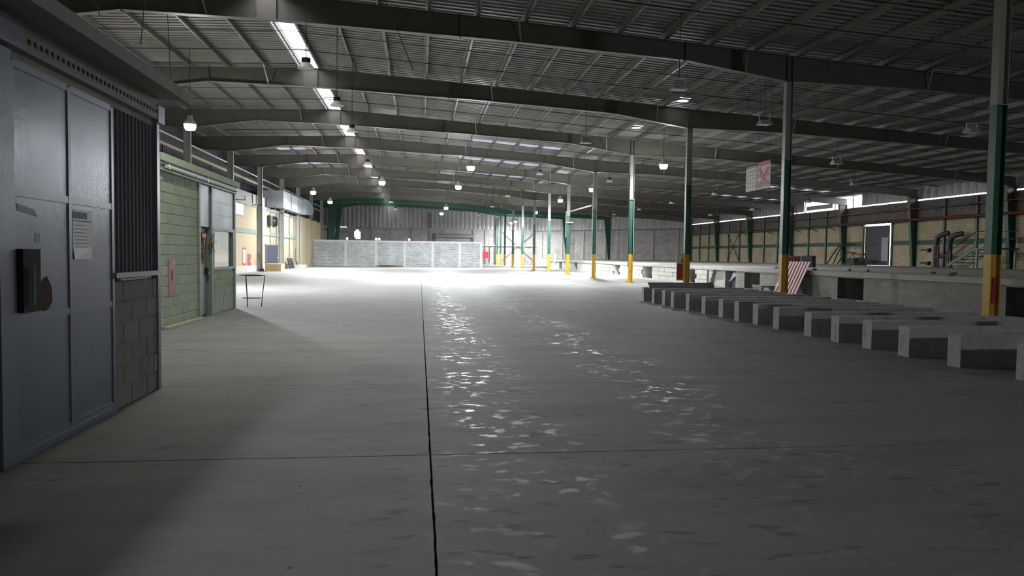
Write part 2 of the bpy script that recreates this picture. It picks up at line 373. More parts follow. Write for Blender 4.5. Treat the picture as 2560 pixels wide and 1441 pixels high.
for a, b in zip(allY, allY[1:]):
    k = round((a - 14.2) / 8.99)
    for q0, q1 in ((-15, SL0 - .17),): 
        if k in (4, 5, 6) :
            ya, yb = b - 2.2, b - 1.2
            sheet(q0, q1, a, ya, 'roof_zinc'); sheet(q0, -10.6, ya, yb, 'roof_zinc'); sheet(-10.6, -8.6, ya, yb, 'skylight_sheet', 'skylight_panel'); sheet(-8.6, q1, ya, yb, 'roof_zinc'); sheet(q0, q1, yb, b, 'roof_zinc')
        else: sheet(q0, q1, a, b, 'roof_zinc')
    if k in SKY_X and a < 105:
        s0, s1 = SKY_X[k]; ya, yb = b - 2.3, b - 1.15
        sheet(SL1 + .03, XW + .3, a, ya, 'roof_zinc'); sheet(SL1 + .03, s0, ya, yb, 'roof_zinc'); sheet(s0, s1, ya, yb, 'skylight_sheet', 'skylight_panel')
        if k in (4, 5):
            sheet(s1, 27.5, ya, yb, 'roof_zinc'); sheet(27.5, 34, ya, yb, 'skylight_sheet', 'skylight_panel'); sheet(34, XW + .3, ya, yb, 'roof_zinc')
        else: sheet(s1, XW + .3, ya, yb, 'roof_zinc')
        sheet(SL1 + .03, XW + .3, yb, b, 'roof_zinc')
    elif [1 for _, hy in HOLES if a < hy < b]:
        hx, hy = [q for q in HOLES if a < q[1] < b][0]
        sheet(SL1 + .03, XW + .3, a, hy - .3, 'roof_zinc'); sheet(SL1 + .03, hx - .3, hy - .3, hy + .3, 'roof_zinc'); sheet(hx + .3, XW + .3, hy - .3, hy + .3, 'roof_zinc'); sheet(SL1 + .03, XW + .3, hy + .3, b, 'roof_zinc')
        pl = MB(); n = 24; v = []
        for q in range(n):
            t_ = 2 * math.pi * q / n; c_, s_ = math.cos(t_), math.sin(t_); m_ = max(abs(c_), abs(s_)); v.append((c_ * .26, s_ * .26)); v.append((c_ / m_ * .34, s_ / m_ * .34))
        pl.add([(hx + p_, hy + q_, roof_z(hx + p_) - .012) for p_, q_ in v], [(2 * q, 2 * q + 1, (2 * q + 3) % (2 * n), (2 * q + 2) % (2 * n)) for q in range(n)]); pl.build('vent_collar', 'roof_zinc', ceiling)
        pl = MB(); pl.lathe([(.262, -.06), (.262, .06)], (hx, hy, roof_z(hx)), 24, False); pl.build('vent_ring', 'upstand', ceiling)
    else: sheet(SL1 + .03, XW + .3, a, b, 'roof_zinc')
    # upstand sheets beside the open ridge slot, bridging strap across it
    for x, s in ((SL0, -1), (SL1, 1)):
        box('ridge_upstand', 'upstand', (x, x + s * .03, a, b, roof_z(x) - .02, roof_z(-4.6) + .08), ceiling)
    for t in (.36, .78):
        y = a + (b - a) * t
        box('ridge_strap', 'upstand', (SL0, SL1, y, y + .22, roof_z(-4.6) + .04, roof_z(-4.6) + .07), ceiling)
PUR = [SL0 - .19, SL0 - .03, SL1 + .035] + [SL1 + 1.5 * i for i in range(1, 27) if SL1 + 1.5 * i < 36] + [SL0 - 1.5 * i for i in range(1, 7)]
def purlin_mesh(x, y0, y1):
    zt = interp(TOP, x) + .205; zb = interp(TOP, x) + .004; t = .012; fl = .075
    out = [(x - fl, zt), (x + t, zt), (x + t, zb + t), (x + fl, zb + t), (x + fl, zb), (x, zb), (x, zt - t), (x - fl, zt - t)]
    return MB().prism(out, 'y', y0, y1)
edges = [YF, YK(-1), YK(1), YK(3), YK(5), YK(7), YK(9), YB]
for x in PUR:
    for a, b in zip(edges, edges[1:]): purlin_mesh(x, a, b).build('purlin', 'purlin_grey', ceiling)
for a, b in zip(allY[:-1], allY[1:]):
    if b - a < 4: continue
    for t, r_, dz in ((.42, .012, .0), (.66, .02, -.07)):
        y = a + (b - a) * t; mb = MB()
        mb.tube([(x, y, interp(TOP, x) + dz) for x in (-11.8, -8, -4.6, 0, 4.27, 8, 11.8, 20, 28.4, 35.5)], r_, 6)
        mb.build('sag_rod' if dz == 0 else 'roof_pipe', 'pipe_dark', ceiling)

# ------------------------------------------------------------------ steel rafters
def rafter(y, m, label, group, x0=-15.0, x1=36.0, cols=True):
    o = thing('roof_rafter', (XR, y, 7.27), label, 'rafter', group)
    bt = [p for p in BOT if x0 <= p[0] <= x1]; tp = [p for p in TOP if x0 <= p[0] <= x1]
    if bt[-1][0] < x1: bt.append((x1, interp(BOT, x1)))
    if tp[-1][0] < x1: tp.append((x1, interp(TOP, x1)))
    MB().prism(bt + tp[::-1], 'y', y - .007, y + .007).build('web', m, o)
    mb = MB()
    for (a, za), (b, zb) in zip(bt, bt[1:]): mb.prism([(a, za), (b, zb), (b, zb + .016), (a, za + .016)], 'y', y - .12, y + .12)
    mb.build('bottom_flange', m, o)
    mb = MB()
    for (a, za), (b, zb) in zip(tp, tp[1:]): mb.prism([(a, za - .016), (b, zb - .016), (b, zb), (a, za)], 'y', y - .12, y + .12)
    mb.build('top_flange', m, o)
    for x in (-8.65, -4.9, -4.3, 1.2, 8.4, 11.86, 12.04, 21.5, 29.0):
        if x < x1: box('splice_plate' if x in (-8.65, 1.2, 8.4, 21.5, 29.0) else 'web_stiffener', m, (x - .012, x + .012, y - (.135 if x in (-8.65, 1.2, 8.4) else .1), y + .1, interp(BOT, x) - (.07 if x in (-8.65, 1.2, 8.4) else -.01), interp(TOP, x) - .005 + (.07 if x in (-8.65, 1.2, 8.4) else 0)), o)
    for x in (-6.4, 2.95, 10.3, 16.7, 24.2, 31.7):
        if x < x1: MB().bar((x, y - .5, interp(TOP, x) + .03), (x + .12, y - .09, interp(BOT, x + .12) + .03), .045, .012).build('flange_brace', 'column_grey', o)
    return o
ORDN = ['first', 'second', 'third', 'fourth', 'fifth', 'sixth', 'seventh', 'eighth', 'ninth', 'tenth', 'eleventh', 'twelfth']
for k in range(-1, 10):
    rafter(YK(k), 'steel_grey', f'deep tapered grey steel rafter, {ORDN[9 - k]} counting from the green rafters', 'grey roof rafters')
rafter(YK(10), 'green_paint', 'dark green tapered steel rafter nearest the zinc-sheeted end wall but one', 'green roof rafters', x1=27.2)
rafter(109.9, 'green_paint', 'dark green tapered steel rafter close to the zinc-sheeted end wall', 'green roof rafters', x1=22.2)

# ------------------------------------------------------------------ dock-row columns
def hsec(cx, cy, D, Wd, t=.014):
    a, b = D / 2, Wd / 2
    return [(cx - a, cy - b), (cx - a + t, cy - b), (cx - a + t, cy - t / 2), (cx + a - t, cy - t / 2), (cx + a - t, cy - b), (cx + a, cy - b),
            (cx + a, cy + b), (cx + a - t, cy + b), (cx + a - t, cy + t / 2), (cx - a + t, cy + t / 2), (cx - a + t, cy + b), (cx - a, cy + b)]
def hcol(mb, x, y, z0, z1, D=.24, Wd=.2): return mb.prism(hsec(x, y, D, Wd), 'z', z0, z1)
def dock_column(y, zt, label, group, top='column_grey', gtop=4.75):
    o = thing('steel_column', (XR, y, 0), label, 'column', group)
    hcol(MB(), XR, y, .02, 1.64).build('yellow_base', 'yellow_paint', o, label='chrome-yellow painted foot')
    hcol(MB(), XR, y, 1.64, gtop).build('green_shaft', 'green_paint', o, label='bottle-green painted shaft')
    hcol(MB(), XR, y, gtop, zt).build('upper_shaft', top, o, label='pale grey upper shaft')
    box('base_plate', 'yellow_paint', (XR - .24, XR + .24, y - .2, y + .2, 0, .022), o)
    box('splice_plate', top, (XR - .135, XR + .135, y - .115, y + .115, gtop - .01, gtop + .012), o)
    mb = MB()
    for sx in (-1, 1):
        for sy in (-1, 1): mb.lathe([(.02, 0), (.02, .05)], (XR + sx * .19, y + sy * .15, .02), 6)
    mb.build('anchor_bolts', 'black_iron', o)
    return o
ROW = 'steel column of the dock row with yellow foot, green shaft and pale grey top'
DC = {}
for k in range(-1, 10): DC[k] = dock_column(YK(k), 7.27, f'dock-row steel column, yellow foot, green shaft, grey top, under the {ORDN[9 - k]} grey rafter from the green ones', 'dock-row columns')
for y in (YK(10), 109.9): dock_column(y, 7.27, 'steel column with yellow foot and green shaft up to the green rafter', 'end columns of the dock row', 'green_paint')
dock_column(114.4, 7.27, 'steel column with yellow foot standing against the end wall', None, 'green_paint')
box('stencil_plate', 'red_paint', (XR - .0, XR + .1, YK(0) - .03, YK(0) - .012, .62, 1.16), DC[0], label='dark red plate in the column web')
# conduits on two columns
for k, zz in ((3, 4.2), (4, 4.9)):
    MB().tube([(XR + .15, YK(k), 1.7), (XR + .15, YK(k), zz + .6)], .022, 6).build('conduit', 'pipe_white', DC[k])
MB().tube([(XR - .14, YK(3) - .02, .9), (XR - .14, YK(3) - .02, 6.2)], .02, 6).build('conduit', 'pipe_dark', DC[3])
# ------------------------------------------------------------------ hall-side columns along the cream wall
for k in range(0, 10):
    y = YK(k); o = thing('steel_column', (XL, y, 0), f'plain grey steel column in the cream wall under the {ORDN[9 - k]} grey rafter from the green ones', 'column', 'cream-wall columns')
    hcol(MB(), XL, y, 0, 8.03, .36, .22).build('shaft', 'column_grey' if k < 10 else 'green_paint', o)
    box('cap_plate', 'column_grey', (XL - .2, XL + .2, y - .13, y + .13, 8.0, 8.03), o)
for y in (YK(10), 109.9):
    o = thing('steel_column', (XL, y, 0), 'green steel column of the end bay beside the cream wall', 'column', 'green end-bay columns')
    MB().prism([(-12.5, 0), (-12.0, 0), (-11.2, 8.2), (-12.5, 8.1)], 'y', y - .012, y + .012).build('web', 'green_dark', o)
    for pa, pb in (((-12.0, 0), (-11.2, 8.2)), ((-12.5, 0), (-12.5, 8.1))):
        MB().prism([(pa[0], pa[1]), (pb[0], pb[1]), (pb[0] + .02, pb[1]), (pa[0] + .02, pa[1])], 'y', y - .12, y + .12).build('flange', 'green_dark', o)

# ------------------------------------------------------------------ left (cream) wall
wl = thing('wall_left', (-12.5, 50, 0), kind='structure')
LX = -12.42
box('masonry', 'bw_cream', (LX - .2, LX, YF, 77.6, 0, 4.9), wl)
box('plaster_field', 'cream', (LX, LX + .02, 20.4, 60.0, 0, 2.84), wl); box('plaster_field', 'cream', (LX, LX + .02, 20.4, 60.0, 3.17, 4.86), wl)
box('mid_band', 'band_green', (LX, LX + .06, 14, 77.4, 2.84, 3.16), wl)
box('top_band', 'band_green', (LX, LX + .06, 14, 77.4, 4.88, 5.12), wl)
box('upper_plaster', 'backwall_grey', (LX - .2, LX - .03, 14, 62, 5.12, 5.85), wl)
box('base_stain', 'concrete_light', (LX + .0, LX + .03, 50, 63, 0, .5), wl)
for y in (59.6, 63.9, 66.6, 69.4, 73.0, 75.6):
    box('wall_post', 'band_green', (LX, LX + .09, y - .05, y + .05, 0, 5.1), wl)
box('end_return', 'cream', (LX - .2, LX + .45, 77.6, 92.0, 0, 5.15), wl)
for y in (78.6, 81.0, 84.4): box('panel_joint', 'band_green', (LX + .44, LX + .47, y - .04, y + .04, 0, 4.9), wl)
box('far_masonry', 'bw_cream', (LX - .4, LX - .2, 92, YB, 0, 5.2), wl)
for y in (94, 97.5, 101, 104.5, 108): box('far_post', 'brown_wall', (LX - .22, LX - .05, y - .1, y + .1, 0, 5.25), wl)
box('shelf', 'concrete_dark', (-14.9, LX - .2, YF, YB, 4.6, 4.75), wl)
wd = thing('wall_mezzanine', (-14.9, 50, 0), kind='structure')
mb = MB(); ys = [YF + .25 * i for i in range(int((YB - YF) / .25) + 1)]
mb.add([(-14.8 + (.05 if i % 2 else 0), y, z) for i, y in enumerate(ys) for z in (4.7, 9.0)], [(2 * i, 2 * i + 1, 2 * i + 3, 2 * i + 2) for i in range(len(ys) - 1)])
mb.build('sheet_cladding', 'dark_sheet', wd); box('backing', 'dark_sheet', (-15.2, -15.0, YF, YB, 0, 9.2), wd)
# service runs above the shelf
t = tag(MB().tube([(-13.0, 12, 7.55), (-13.0, 104, 7.55)], .05, 8).build('service_pipe', 'pipe_white'), 'long white pipe running above the cream wall beside the columns', 'pipe')
o = thing('pipe_rack', (-13.4, 12, 4.75), 'rusty pale beam carried on dark posts above the cream wall', 'rack')
box('rail', 'wood_pale', (-13.48, -13.32, 12, 104, 7.05, 7.2), o)
for i in range(21):
    y = 14 + 4.5 * i
    if 65.5 < y < 83.5: continue
    box('post', 'black_iron', (-13.42, -13.36, y - .03, y + .03, 4.75, 7.05), o)
for i in range(8):
    y = 52 + 5.3 * i
    o = thing('wall_bracket', (LX + .06, y, 4.95), 'black iron bracket arm on the top band of the cream wall', 'bracket', 'iron brackets')
    MB().bar((LX + .05, y, 5.0), (LX + .75, y, 5.0), .05).build('arm', 'black_iron', o); MB().bar((LX + .05, y, 4.95), (LX + .05, y, 5.9), .06).build('upright', 'black_iron', o)
    MB().bar((LX + .7, y, 5.0), (LX + .7, y, 5.3), .04).build('tip', 'black_iron', o)
# windows, fans, signs on the cream wall
for i, (y0, y1) in enumerate(((51.4, 54.4), (58.9, 60.3))):
    o = thing(f'window_{i + 2}', (LX, (y0 + y1) / 2, 4.05), kind='structure')
    box('frame', 'band_green', (LX - .02, LX + .06, y0, y1, 4.0, 4.9), o); box('pane', 'office_metal', (LX + .05, LX + .075, y0 + .07, y1 - .07, 4.07, 4.83), o)
for y, lb in ((63.2, 'dark square box fan on the cream wall'), (65.3, 'round dark extractor fan on the cream wall')):
    o = thing('extractor_fan', (LX + .02, y, 3.7), lb, 'fan')
    if y < 64: box('housing', 'black_iron', (LX + .02, LX + .3, y - .5, y + .5, 3.7, 4.5), o)
    mb = MB(); n = 20
    mb.add([(LX + (.05 if r > .4 else .32), y + r * math.cos(6.2832 * k / n), 4.1 + r * math.sin(6.2832 * k / n)) for r in (.48, .38) for k in range(n)], [(k, (k + 1) % n, n + (k + 1) % n, n + k) for k in range(n)]); mb.build('shroud', 'black_iron', o)
    mb = MB()
    for k in range(5):
        a = k * 1.2566; c_, s_ = math.cos(a), math.sin(a)
        mb.add([(LX + .12, y + .05 * c_, 4.1 + .05 * s_), (LX + .1, y + .36 * math.cos(a - .35), 4.1 + .36 * math.sin(a - .35)), (LX + .2, y + .36 * math.cos(a + .3), 4.1 + .36 * math.sin(a + .3)), (LX + .16, y + .08 * math.cos(a + .6), 4.1 + .08 * math.sin(a + .6))], [(0, 1, 2, 3)])
    mb.build('blades', 'pipe_dark', o)
o = thing('fire_marking', (LX + .02, 54.7, .55), 'red painted frame with a white field on the cream wall', 'wall marking')
for a in ((54.2, 55.3, 1.66, 1.8), (54.2, 55.3, .55, .69), (54.2, 54.38, .69, 1.66), (55.12, 55.3, .69, 1.66)): box('border', 'red_paint', (LX + .02, LX + .028, *a), o)
box('field', 'paper', (LX + .02, LX + .026, 54.38, 55.12, .69, 1.66), o)
o = thing('hydrant_marking', (LX + .02, 56.2, .25), 'solid red painted flag shape beside the red frame', 'wall marking')
MB().prism([(55.7, 1.35), (56.8, 1.35), (56.8, 1.0), (56.45, .85), (56.8, .65), (56.8, .2), (56.4, .35), (55.7, .5)], 'x', LX + .02, LX + .028).build('paint', 'red_paint', o)
# dark blue door leaf leaning on the wall
o = thing('door_1', (LX + .1, 64.5, 0), kind='structure')
box('leaf', 'blue_dark', (LX + .02, LX + .1, 62.0, 67.0, 0, 2.1), o); box('handle', 'galvanized', (LX + .1, LX + .15, 66.6, 66.7, .95, 1.1), o)
for y in (62, 67): box('jamb', 'band_green', (LX, LX + .1, y - .06, y + .06, 0, 2.16), o)
o = thing('crate', (-11.3, 60.2, 0), 'low pale wooden crate on the floor by the blue door', 'crate')
for z in (.06, .23, .40):
    box('slat', 'wood', (-11.9, -10.7, 59.35, 59.38, z, z + .15), o); box('slat', 'wood_pale', (-10.72, -10.7, 59.38, 61.0, z, z + .15), o); box('slat', 'wood', (-11.9, -11.88, 59.38, 61.0, z, z + .15), o)
box('base', 'wood', (-11.9, -10.7, 59.35, 61.0, 0, .06), o); box('lid', 'wood_pale', (-11.92, -10.68, 59.33, 61.02, .56, .59), o)
o = thing('hand_truck', (-11.9, 58.6, 0), 'rusty two-wheeled hand truck standing beside the wooden crate', 'hand truck')
for dy in (-.2, .2):
    MB().tube([(-11.95, 58.6 + dy, .12), (-12.1, 58.6 + dy, .8), (-12.22, 58.6 + dy, 1.35), (-12.1, 58.6 + dy, 1.42)], .022, 8).build('upright', 'rust', o)
    MB().tube([(-12.0, 58.6 + dy * 1.5 - .03, .13), (-12.0, 58.6 + dy * 1.5 + .03, .13)], .13, 16).build('wheel', 'black_iron', o)
for z in (.35, .75, 1.15): MB().bar((-12.02 - z * .12, 58.4, z), (-12.02 - z * .12, 58.8, z), .03).build('cross_bar', 'rust', o)
box('toe_plate', 'rust', (-11.95, -11.7, 58.38, 58.82, 0.0, .02), o)
def pallet(name, loc, label, ry):
    o = thing(name, loc, label, 'pallet', None)
    for i in range(6): MB().box(0, .022, -.5, .5, .02 + i * .17, .13 + i * .17).build('board', 'pipe_dark', o, local=True)
    for y in (-.48, 0, .4): MB().box(-.1, 0, y, y + .08, 0, 1.0).build('stringer', 'pipe_dark', o, local=True)
    o.rotation_euler = (0, -ry, 0); return o
pallet('pallet', (-11.9, 71.2, 0), 'dark plastic pallet leaning on the cream wall', .22)
pallet('pallet', (-11.8, 72.2, 0), 'second dark pallet leaning outermost on the cream wall', .26)
box_ = thing('floor_plinth', (-11.8, 76, 0), 'low pale concrete plinth at the foot of the cream wall', 'plinth')
box('slab', 'concrete_light', (-12.4, -11.4, 74.3, 77.5, 0, .28), box_); box('pipe_stub', 'rust', (-12.1, -11.95, 75.0, 75.15, .28, .62), box_)
o = thing('fire_marking', (LX + .02, 76.2, .5), 'narrow red outline painted on the wall above the plinth', 'wall marking')
for a in ((75.9, 76.8, 1.75, 1.85), (75.9, 76.8, .6, .7), (75.9, 76.02, .7, 1.75), (76.68, 76.8, .7, 1.75)): box('border', 'red_paint', (LX + .02, LX + .03, *a), o)
# galvanised air duct
o = thing('air_duct', (-11.9, 74, 5.15), 'large galvanised air duct box on top of the cream wall', 'duct')
for i, (a, b, m) in enumerate(((66.4, 70.2, 'galvanized'), (70.2, 74.0, 'galvanized'), (74.0, 77.0, 'galvanized'))):
    box('duct_section', m, (-13.6, -11.75 - .003 * i, a + .02, b - .02, 5.35, 6.85), o)
    box('duct_flange', 'office_metal', (-13.65, -11.7, b - .03, b + .03, 5.3, 6.9), o)
MB().prism([(77.03, 5.35), (77.03, 6.85), (81, 6.7), (82.5, 6.0), (81.5, 5.5)], 'x', -13.2, -11.4).build('duct_hood', 'office_metal', o)
for y in (68, 75): box('support_leg', 'black_iron', (-12.6, -12.5, y - .04, y + .04, 4.75, 5.36), o)

# ------------------------------------------------------------------ office (pale green blockwork)
GXO = -4.87
wo = thing('wall_office', (GXO, 17.5, 0), kind='structure')
box('core', 'mortar_green', (GXO - .18, GXO - .012, 14.62, 17.22, 0, 3.18), wo)
box('core', 'mortar_green', (GXO - .18, GXO - .012, 18.28, 20.38, 0, 1.06), wo)
box('return_wall', 'block_green', (-12.2, GXO - .18, 14.62, 14.8, 0, 3.18), wo); box('return_wall', 'block_green', (-12.2, GXO - .0, 20.38, 20.5, 0, 3.18), wo)
def blockmesh(name, m, L_, H_, D_, ch=.008):
    """one masonry block, face at x=0 with chamfered front edges, length along +y"""
    mb = MB(); mb.add([(-D_, 0, 0), (-D_, L_, 0), (-D_, L_, H_), (-D_, 0, H_), (-ch, 0, 0), (-ch, L_, 0), (-ch, L_, H_), (-ch, 0, H_), (0, ch, ch), (0, L_ - ch, ch), (0, L_ - ch, H_ - ch), (0, ch, H_ - ch)],
                      [(3, 2, 1, 0), (0, 1, 5, 4), (1, 2, 6, 5), (2, 3, 7, 6), (3, 0, 4, 7), (4, 5, 9, 8), (5, 6, 10, 9), (6, 7, 11, 10), (7, 4, 8, 11), (8, 9, 10, 11)])
    return mb.mesh(name, m)
def lay(parent, m, x, y0, y1, z0, rows, bl=.39, bh=.19, jt=.012, skip=None, jit=.003, dep=.1):
    cache = {}
    for r in range(rows):
        z = z0 + r * (bh + jt); y = y0 - (0 if r % 2 == 0 else (bl + jt) / 2)
        while y < y1 - .03:
            a, b = max(y, y0), min(y + bl, y1)
            if b - a > .05 and not (skip and skip(a, b, z, z + bh)):
                L_ = round(b - a, 2)
                if L_ not in cache: cache[L_] = blockmesh('block', m, L_, bh, dep)
                link_mesh('block', cache[L_], parent, (x + R.uniform(-jit, jit), a, z))
            y += bl + jt
lay(wo, 'block_green', GXO, 14.63, 17.2, .006, 15)
lay(wo, 'block_green', GXO, 18.3, 20.36, .006, 5)
box('roof_slab', 'office_cap', (-12.2, GXO + .12, 14.5, 20.5, 3.19, 3.33), wo)
box('eave_band', 'office_frame', (GXO - .05, GXO + .06, 14.55, 20.42, 3.02, 3.19), wo)
o = thing('tube_light', (GXO + .08, 17.5, 3.05), 'long pale tube fitting under the office eave', 'light fitting')
MB().tube([(GXO + .1, 14.8, 3.1), (GXO + .1, 20.3, 3.1)], .035, 8).build('tube', 'white_paint', o)
for y in (14.9, 17.5, 20.2): box('clip', 'galvanized', (GXO + .04, GXO + .13, y - .03, y + .03, 3.06, 3.15), o)
for y in (17.2, 18.18): box('door_post', 'office_frame', (GXO - .12, GXO + .03, y - .04, y + .06, 0, 3.05), wo)
box('corner_post', 'office_frame', (GXO - .12, GXO + .03, 20.3, 20.42, 0, 3.05), wo)
box('metal_panel', 'office_metal', (GXO - .06, GXO - .01, 17.26, 18.14, 2.06, 3.02), wo)
box('metal_panel', 'office_metal', (GXO - .05, GXO + .0, 18.26, 20.3, 2.06, 3.02), wo)
for z in (2.38, 2.7): box('panel_seam', 'office_frame', (GXO - .002, GXO + .006, 18.26, 20.3, z, z + .012), wo)
dr = thing('door_2', (GXO - .1, 17.7, 0), kind='structure')
box('leaf', 'office_metal', (GXO - .13, GXO - .09, 17.26, 18.14, .02, 2.04), dr)
box('kick_plate', 'galvanized', (GXO - .09, GXO - .085, 17.32, 18.06, .05, 1.2), dr)
box('lock', 'black_iron', (GXO - .09, GXO - .03, 17.98, 18.08, .95, 1.12), dr); MB().tube([(GXO - .05, 18.03, 1.0), (GXO + .0, 18.03, 1.0), (GXO + .0, 17.92, 1.0)], .014, 6).build('handle', 'galvanized', dr)
box('office_inside', 'block_green', (GXO - .6, GXO - .55, 17.0, 18.3, 0, 3), wo)
o = thing('door_garland', (GXO - .06, 17.6, 1.25), 'dried straw garland with a red bow hanging on the office door', 'garland')
mb = MB()
for i in range(70):
    a = R.uniform(0, 6.28); r0 = R.uniform(0, .06); q = (GXO - .06 + R.uniform(0, .05), 17.55 + r0 * math.cos(a), 1.62 + R.uniform(-.3, .15))
    mb.bar(q, (q[0] + R.uniform(0, .06), q[1] + R.uniform(-.12, .12), q[2] + R.uniform(-.16, .16)), .016)
mb.build('straw', 'straw', o)
mb = MB()
for sx in (-1, 1): mb.prism([(17.55, 1.86), (17.55 + sx * .12, 1.93), (17.55 + sx * .12, 1.79)], 'x', GXO - .02, GXO + .02)
mb.prism([(17.53, 1.85), (17.57, 1.85), (17.63, 1.6), (17.58, 1.6)], 'x', GXO, GXO + .015); mb.build('bow', 'red_bright', o)
mb = MB()
for i in range(30):
    q = (GXO + .02, 18.02 + R.uniform(-.05, .05), 1.7 + R.uniform(-.15, .1)); mb.bar(q, (q[0] + R.uniform(0, .1), q[1] + R.uniform(-.1, .25), q[2] + R.uniform(-.12, .12)), .009)
mb.build('twigs', 'wood', o)
wn = thing('window_1', (GXO, 19.2, 1.08), kind='structure')
for a in ((18.28, 20.3, 1.06, 1.12), (18.28, 20.3, 2.0, 2.07), (18.28, 18.36, 1.12, 2.0), (20.14, 20.3, 1.12, 2.0)): box('frame', 'office_frame', (GXO - .08, GXO + .03, *a), wn)
box('pane', 'window_glass', (GXO - .04, GXO - .03, 18.36, 20.14, 1.12, 2.0), wn)
mb = MB(); ys = [18.36 + .03 * i for i in range(60)]
mb.add([(GXO - .22 + .03 * math.sin(i * 1.1) + .012 * math.sin(i * .37), y, z) for i, y in enumerate(ys) for z in (1.0, 2.06)], [(2 * i, 2 * i + 2, 2 * i + 3, 2 * i + 1) for i in range(59)])
mb.build('curtain', 'curtain', wn)
box('room_back', 'curtain', (GXO - .5, GXO - .45, 18.2, 20.3, .9, 2.2), wn)
o = thing('fire_point', (GXO + .008, 15.36, .6), 'narrow red painted fire-extinguisher panel with a hook on the green blockwork', 'fire point')
box('panel', 'red_paint', (GXO + .003, GXO + .009, 15.16, 15.56, .6, 1.34), o)
MB().tube([(GXO + .01, 15.33, 1.28), (GXO + .06, 15.33, 1.26), (GXO + .07, 15.36, 1.19), (GXO + .05, 15.38, 1.15)], .008, 6).build('hook', 'white_paint', o)
MB().tube([(GXO + .012, 15.37, 1.12), (GXO + .012, 15.37, .92)], .006, 5).build('strap', 'dark', o)
tag(MB().bar((GXO + .1, 14.7, .03), (GXO + .12, 17.0, .03), .09, .05).build('timber_batten', 'wood_pale'), 'pale timber batten lying along the foot of the office wall', 'batten')
o = thing('wire_stand', (-4.55, 21.0, 0), 'three-legged black wire stand with a ring top beside the office', 'stand')
ring = [(-4.55 + .33 * math.cos(6.2832 * k / 20), 21 + .33 * math.sin(6.2832 * k / 20), .86) for k in range(21)]
MB().tube(ring, .012, 6, False).build('ring', 'black_iron', o)
ring = [(-4.55 + .26 * math.cos(6.2832 * k / 20), 21 + .26 * math.sin(6.2832 * k / 20), .24) for k in range(21)]
MB().tube(ring, .008, 6, False).build('lower_ring', 'black_iron', o)
for a in (.2, 2.3, 4.4): MB().tube([(-4.55 + .33 * math.cos(a), 21 + .33 * math.sin(a), .86), (-4.55 + .26 * math.cos(a), 21 + .26 * math.sin(a), .24), (-4.55 + .24 * math.cos(a), 21 + .24 * math.sin(a), 0)], .011, 6).build('leg', 'black_iron', o)

# ------------------------------------------------------------------ near shed: steel door, dwarf block wall, corrugated infill, perforated tray, roof
SX = -2.8
ws = thing('wall_shed', (SX, 7.8, 0), kind='structure')
box('core', 'mortar_grey', (SX - .18, SX - .014, 7.24, 8.4, 0, 1.2), ws)
lay(ws, 'block_grey', SX, 7.25, 8.36, .008, 6, .39, .19, .012, None, .004)
box('corner_post', 'shed_metal', (SX - .06, SX + .012, 8.36, 8.44, 0, 2.85), ws)
box('sill', 'shed_metal', (SX - .1, SX + .03, 7.22, 8.4, 1.24, 1.29), ws)
box('jamb', 'shed_metal', (SX - .12, SX + .02, 5.33, 5.5, 0, 2.86), ws); box('jamb', 'rust', (SX - .2, SX - .0, 5.1, 5.33, 0, 2.86), ws)
mb = MB(); n = 46; ys = [7.27 + (8.36 - 7.27) * i / n for i in range(n + 1)]
mb.add([(SX - .02 + (.011 if (i // 1) % 4 in (0, 1) else 0), y, z) for i, y in enumerate(ys) for z in (1.29, 2.82)], [(2 * i, 2 * i + 2, 2 * i + 3, 2 * i + 1) for i in range(n)])
mb.build('corrugated_infill', 'shed_corr', ws)
box('lintel', 'shed_beam', (SX - .16, SX - .02, 5.0, 8.44, 2.82, 2.9), ws)
box('wall_plate', 'shed_beam', (SX - .2, SX + .0, 5.0, 8.44, 3.03, 3.14), ws)
box('side_wall', 'block_grey', (-6.2, SX - .1, 8.3, 8.44, 0, 3.1), ws); box('side_wall', 'block_grey', (-6.2, -6.05, YF, 8.44, 0, 3.1), ws)
box('front_wall', 'block_grey', (SX - .2, SX - .02, YF, 5.1, 0, 3.05), ws)
box('roof_slab', 'shed_beam', (-6.2, SX + .3, YF, 8.5, 3.13, 3.2), ws)
box('fascia', 'shed_beam', (SX + .26, SX + .33, YF, 8.52, 3.085, 3.2), ws)
o = thing('cable_tray', (SX, 7, 2.9), 'perforated grey cable tray running above the shed door', 'cable tray')
box('top_rail', 'shed_beam', (SX - .02, SX + .045, 4.6, 8.46, 2.985, 3.02), o); box('bottom_rail', 'shed_beam', (SX - .02, SX + .045, 4.6, 8.46, 2.885, 2.945), o)
box('back', 'shed_beam', (SX - .02, SX - .015, 4.6, 8.46, 2.94, 2.99), o)
y = 4.62; me = MB().box(0, .01, 0, .035, 0, .042).mesh('web_strip', 'shed_beam')
while y < 8.44: link_mesh('web_strip', me, o, (SX + .035, y, 2.944)); y += .085
box('end_box', 'shed_metal', (SX - .02, SX + .06, 5.3, 5.62, 2.88, 3.06), o)
box('end_box', 'shed_metal', (SX - .02, SX + .05, 8.3, 8.5, 2.86, 3.04), o)
dr = thing('door_3', (SX, 6.37, 0), kind='structure')
box('leaf', 'shed_panel', (SX - .03, SX, 5.5, 7.23, .05, 2.8), dr)
for y in (5.5, 6.345, 7.18): box('stile', 'shed_metal', (SX, SX + .010, y, y + .05, .05, 2.8), dr)
for z in (.05, .98, 1.87, 2.76): 
    for a, b in ((5.55, 6.345), (6.395, 7.18)): box('rail', 'shed_metal', (SX, SX + .008, a, b, z, z + .055), dr)
box('threshold', 'shed_metal', (SX - .06, SX + .02, 5.5, 7.23, 0, .05), dr)
box('lock_case', 'dark', (SX + .0, SX + .05, 5.56, 5.80, 1.05, 1.5), dr)
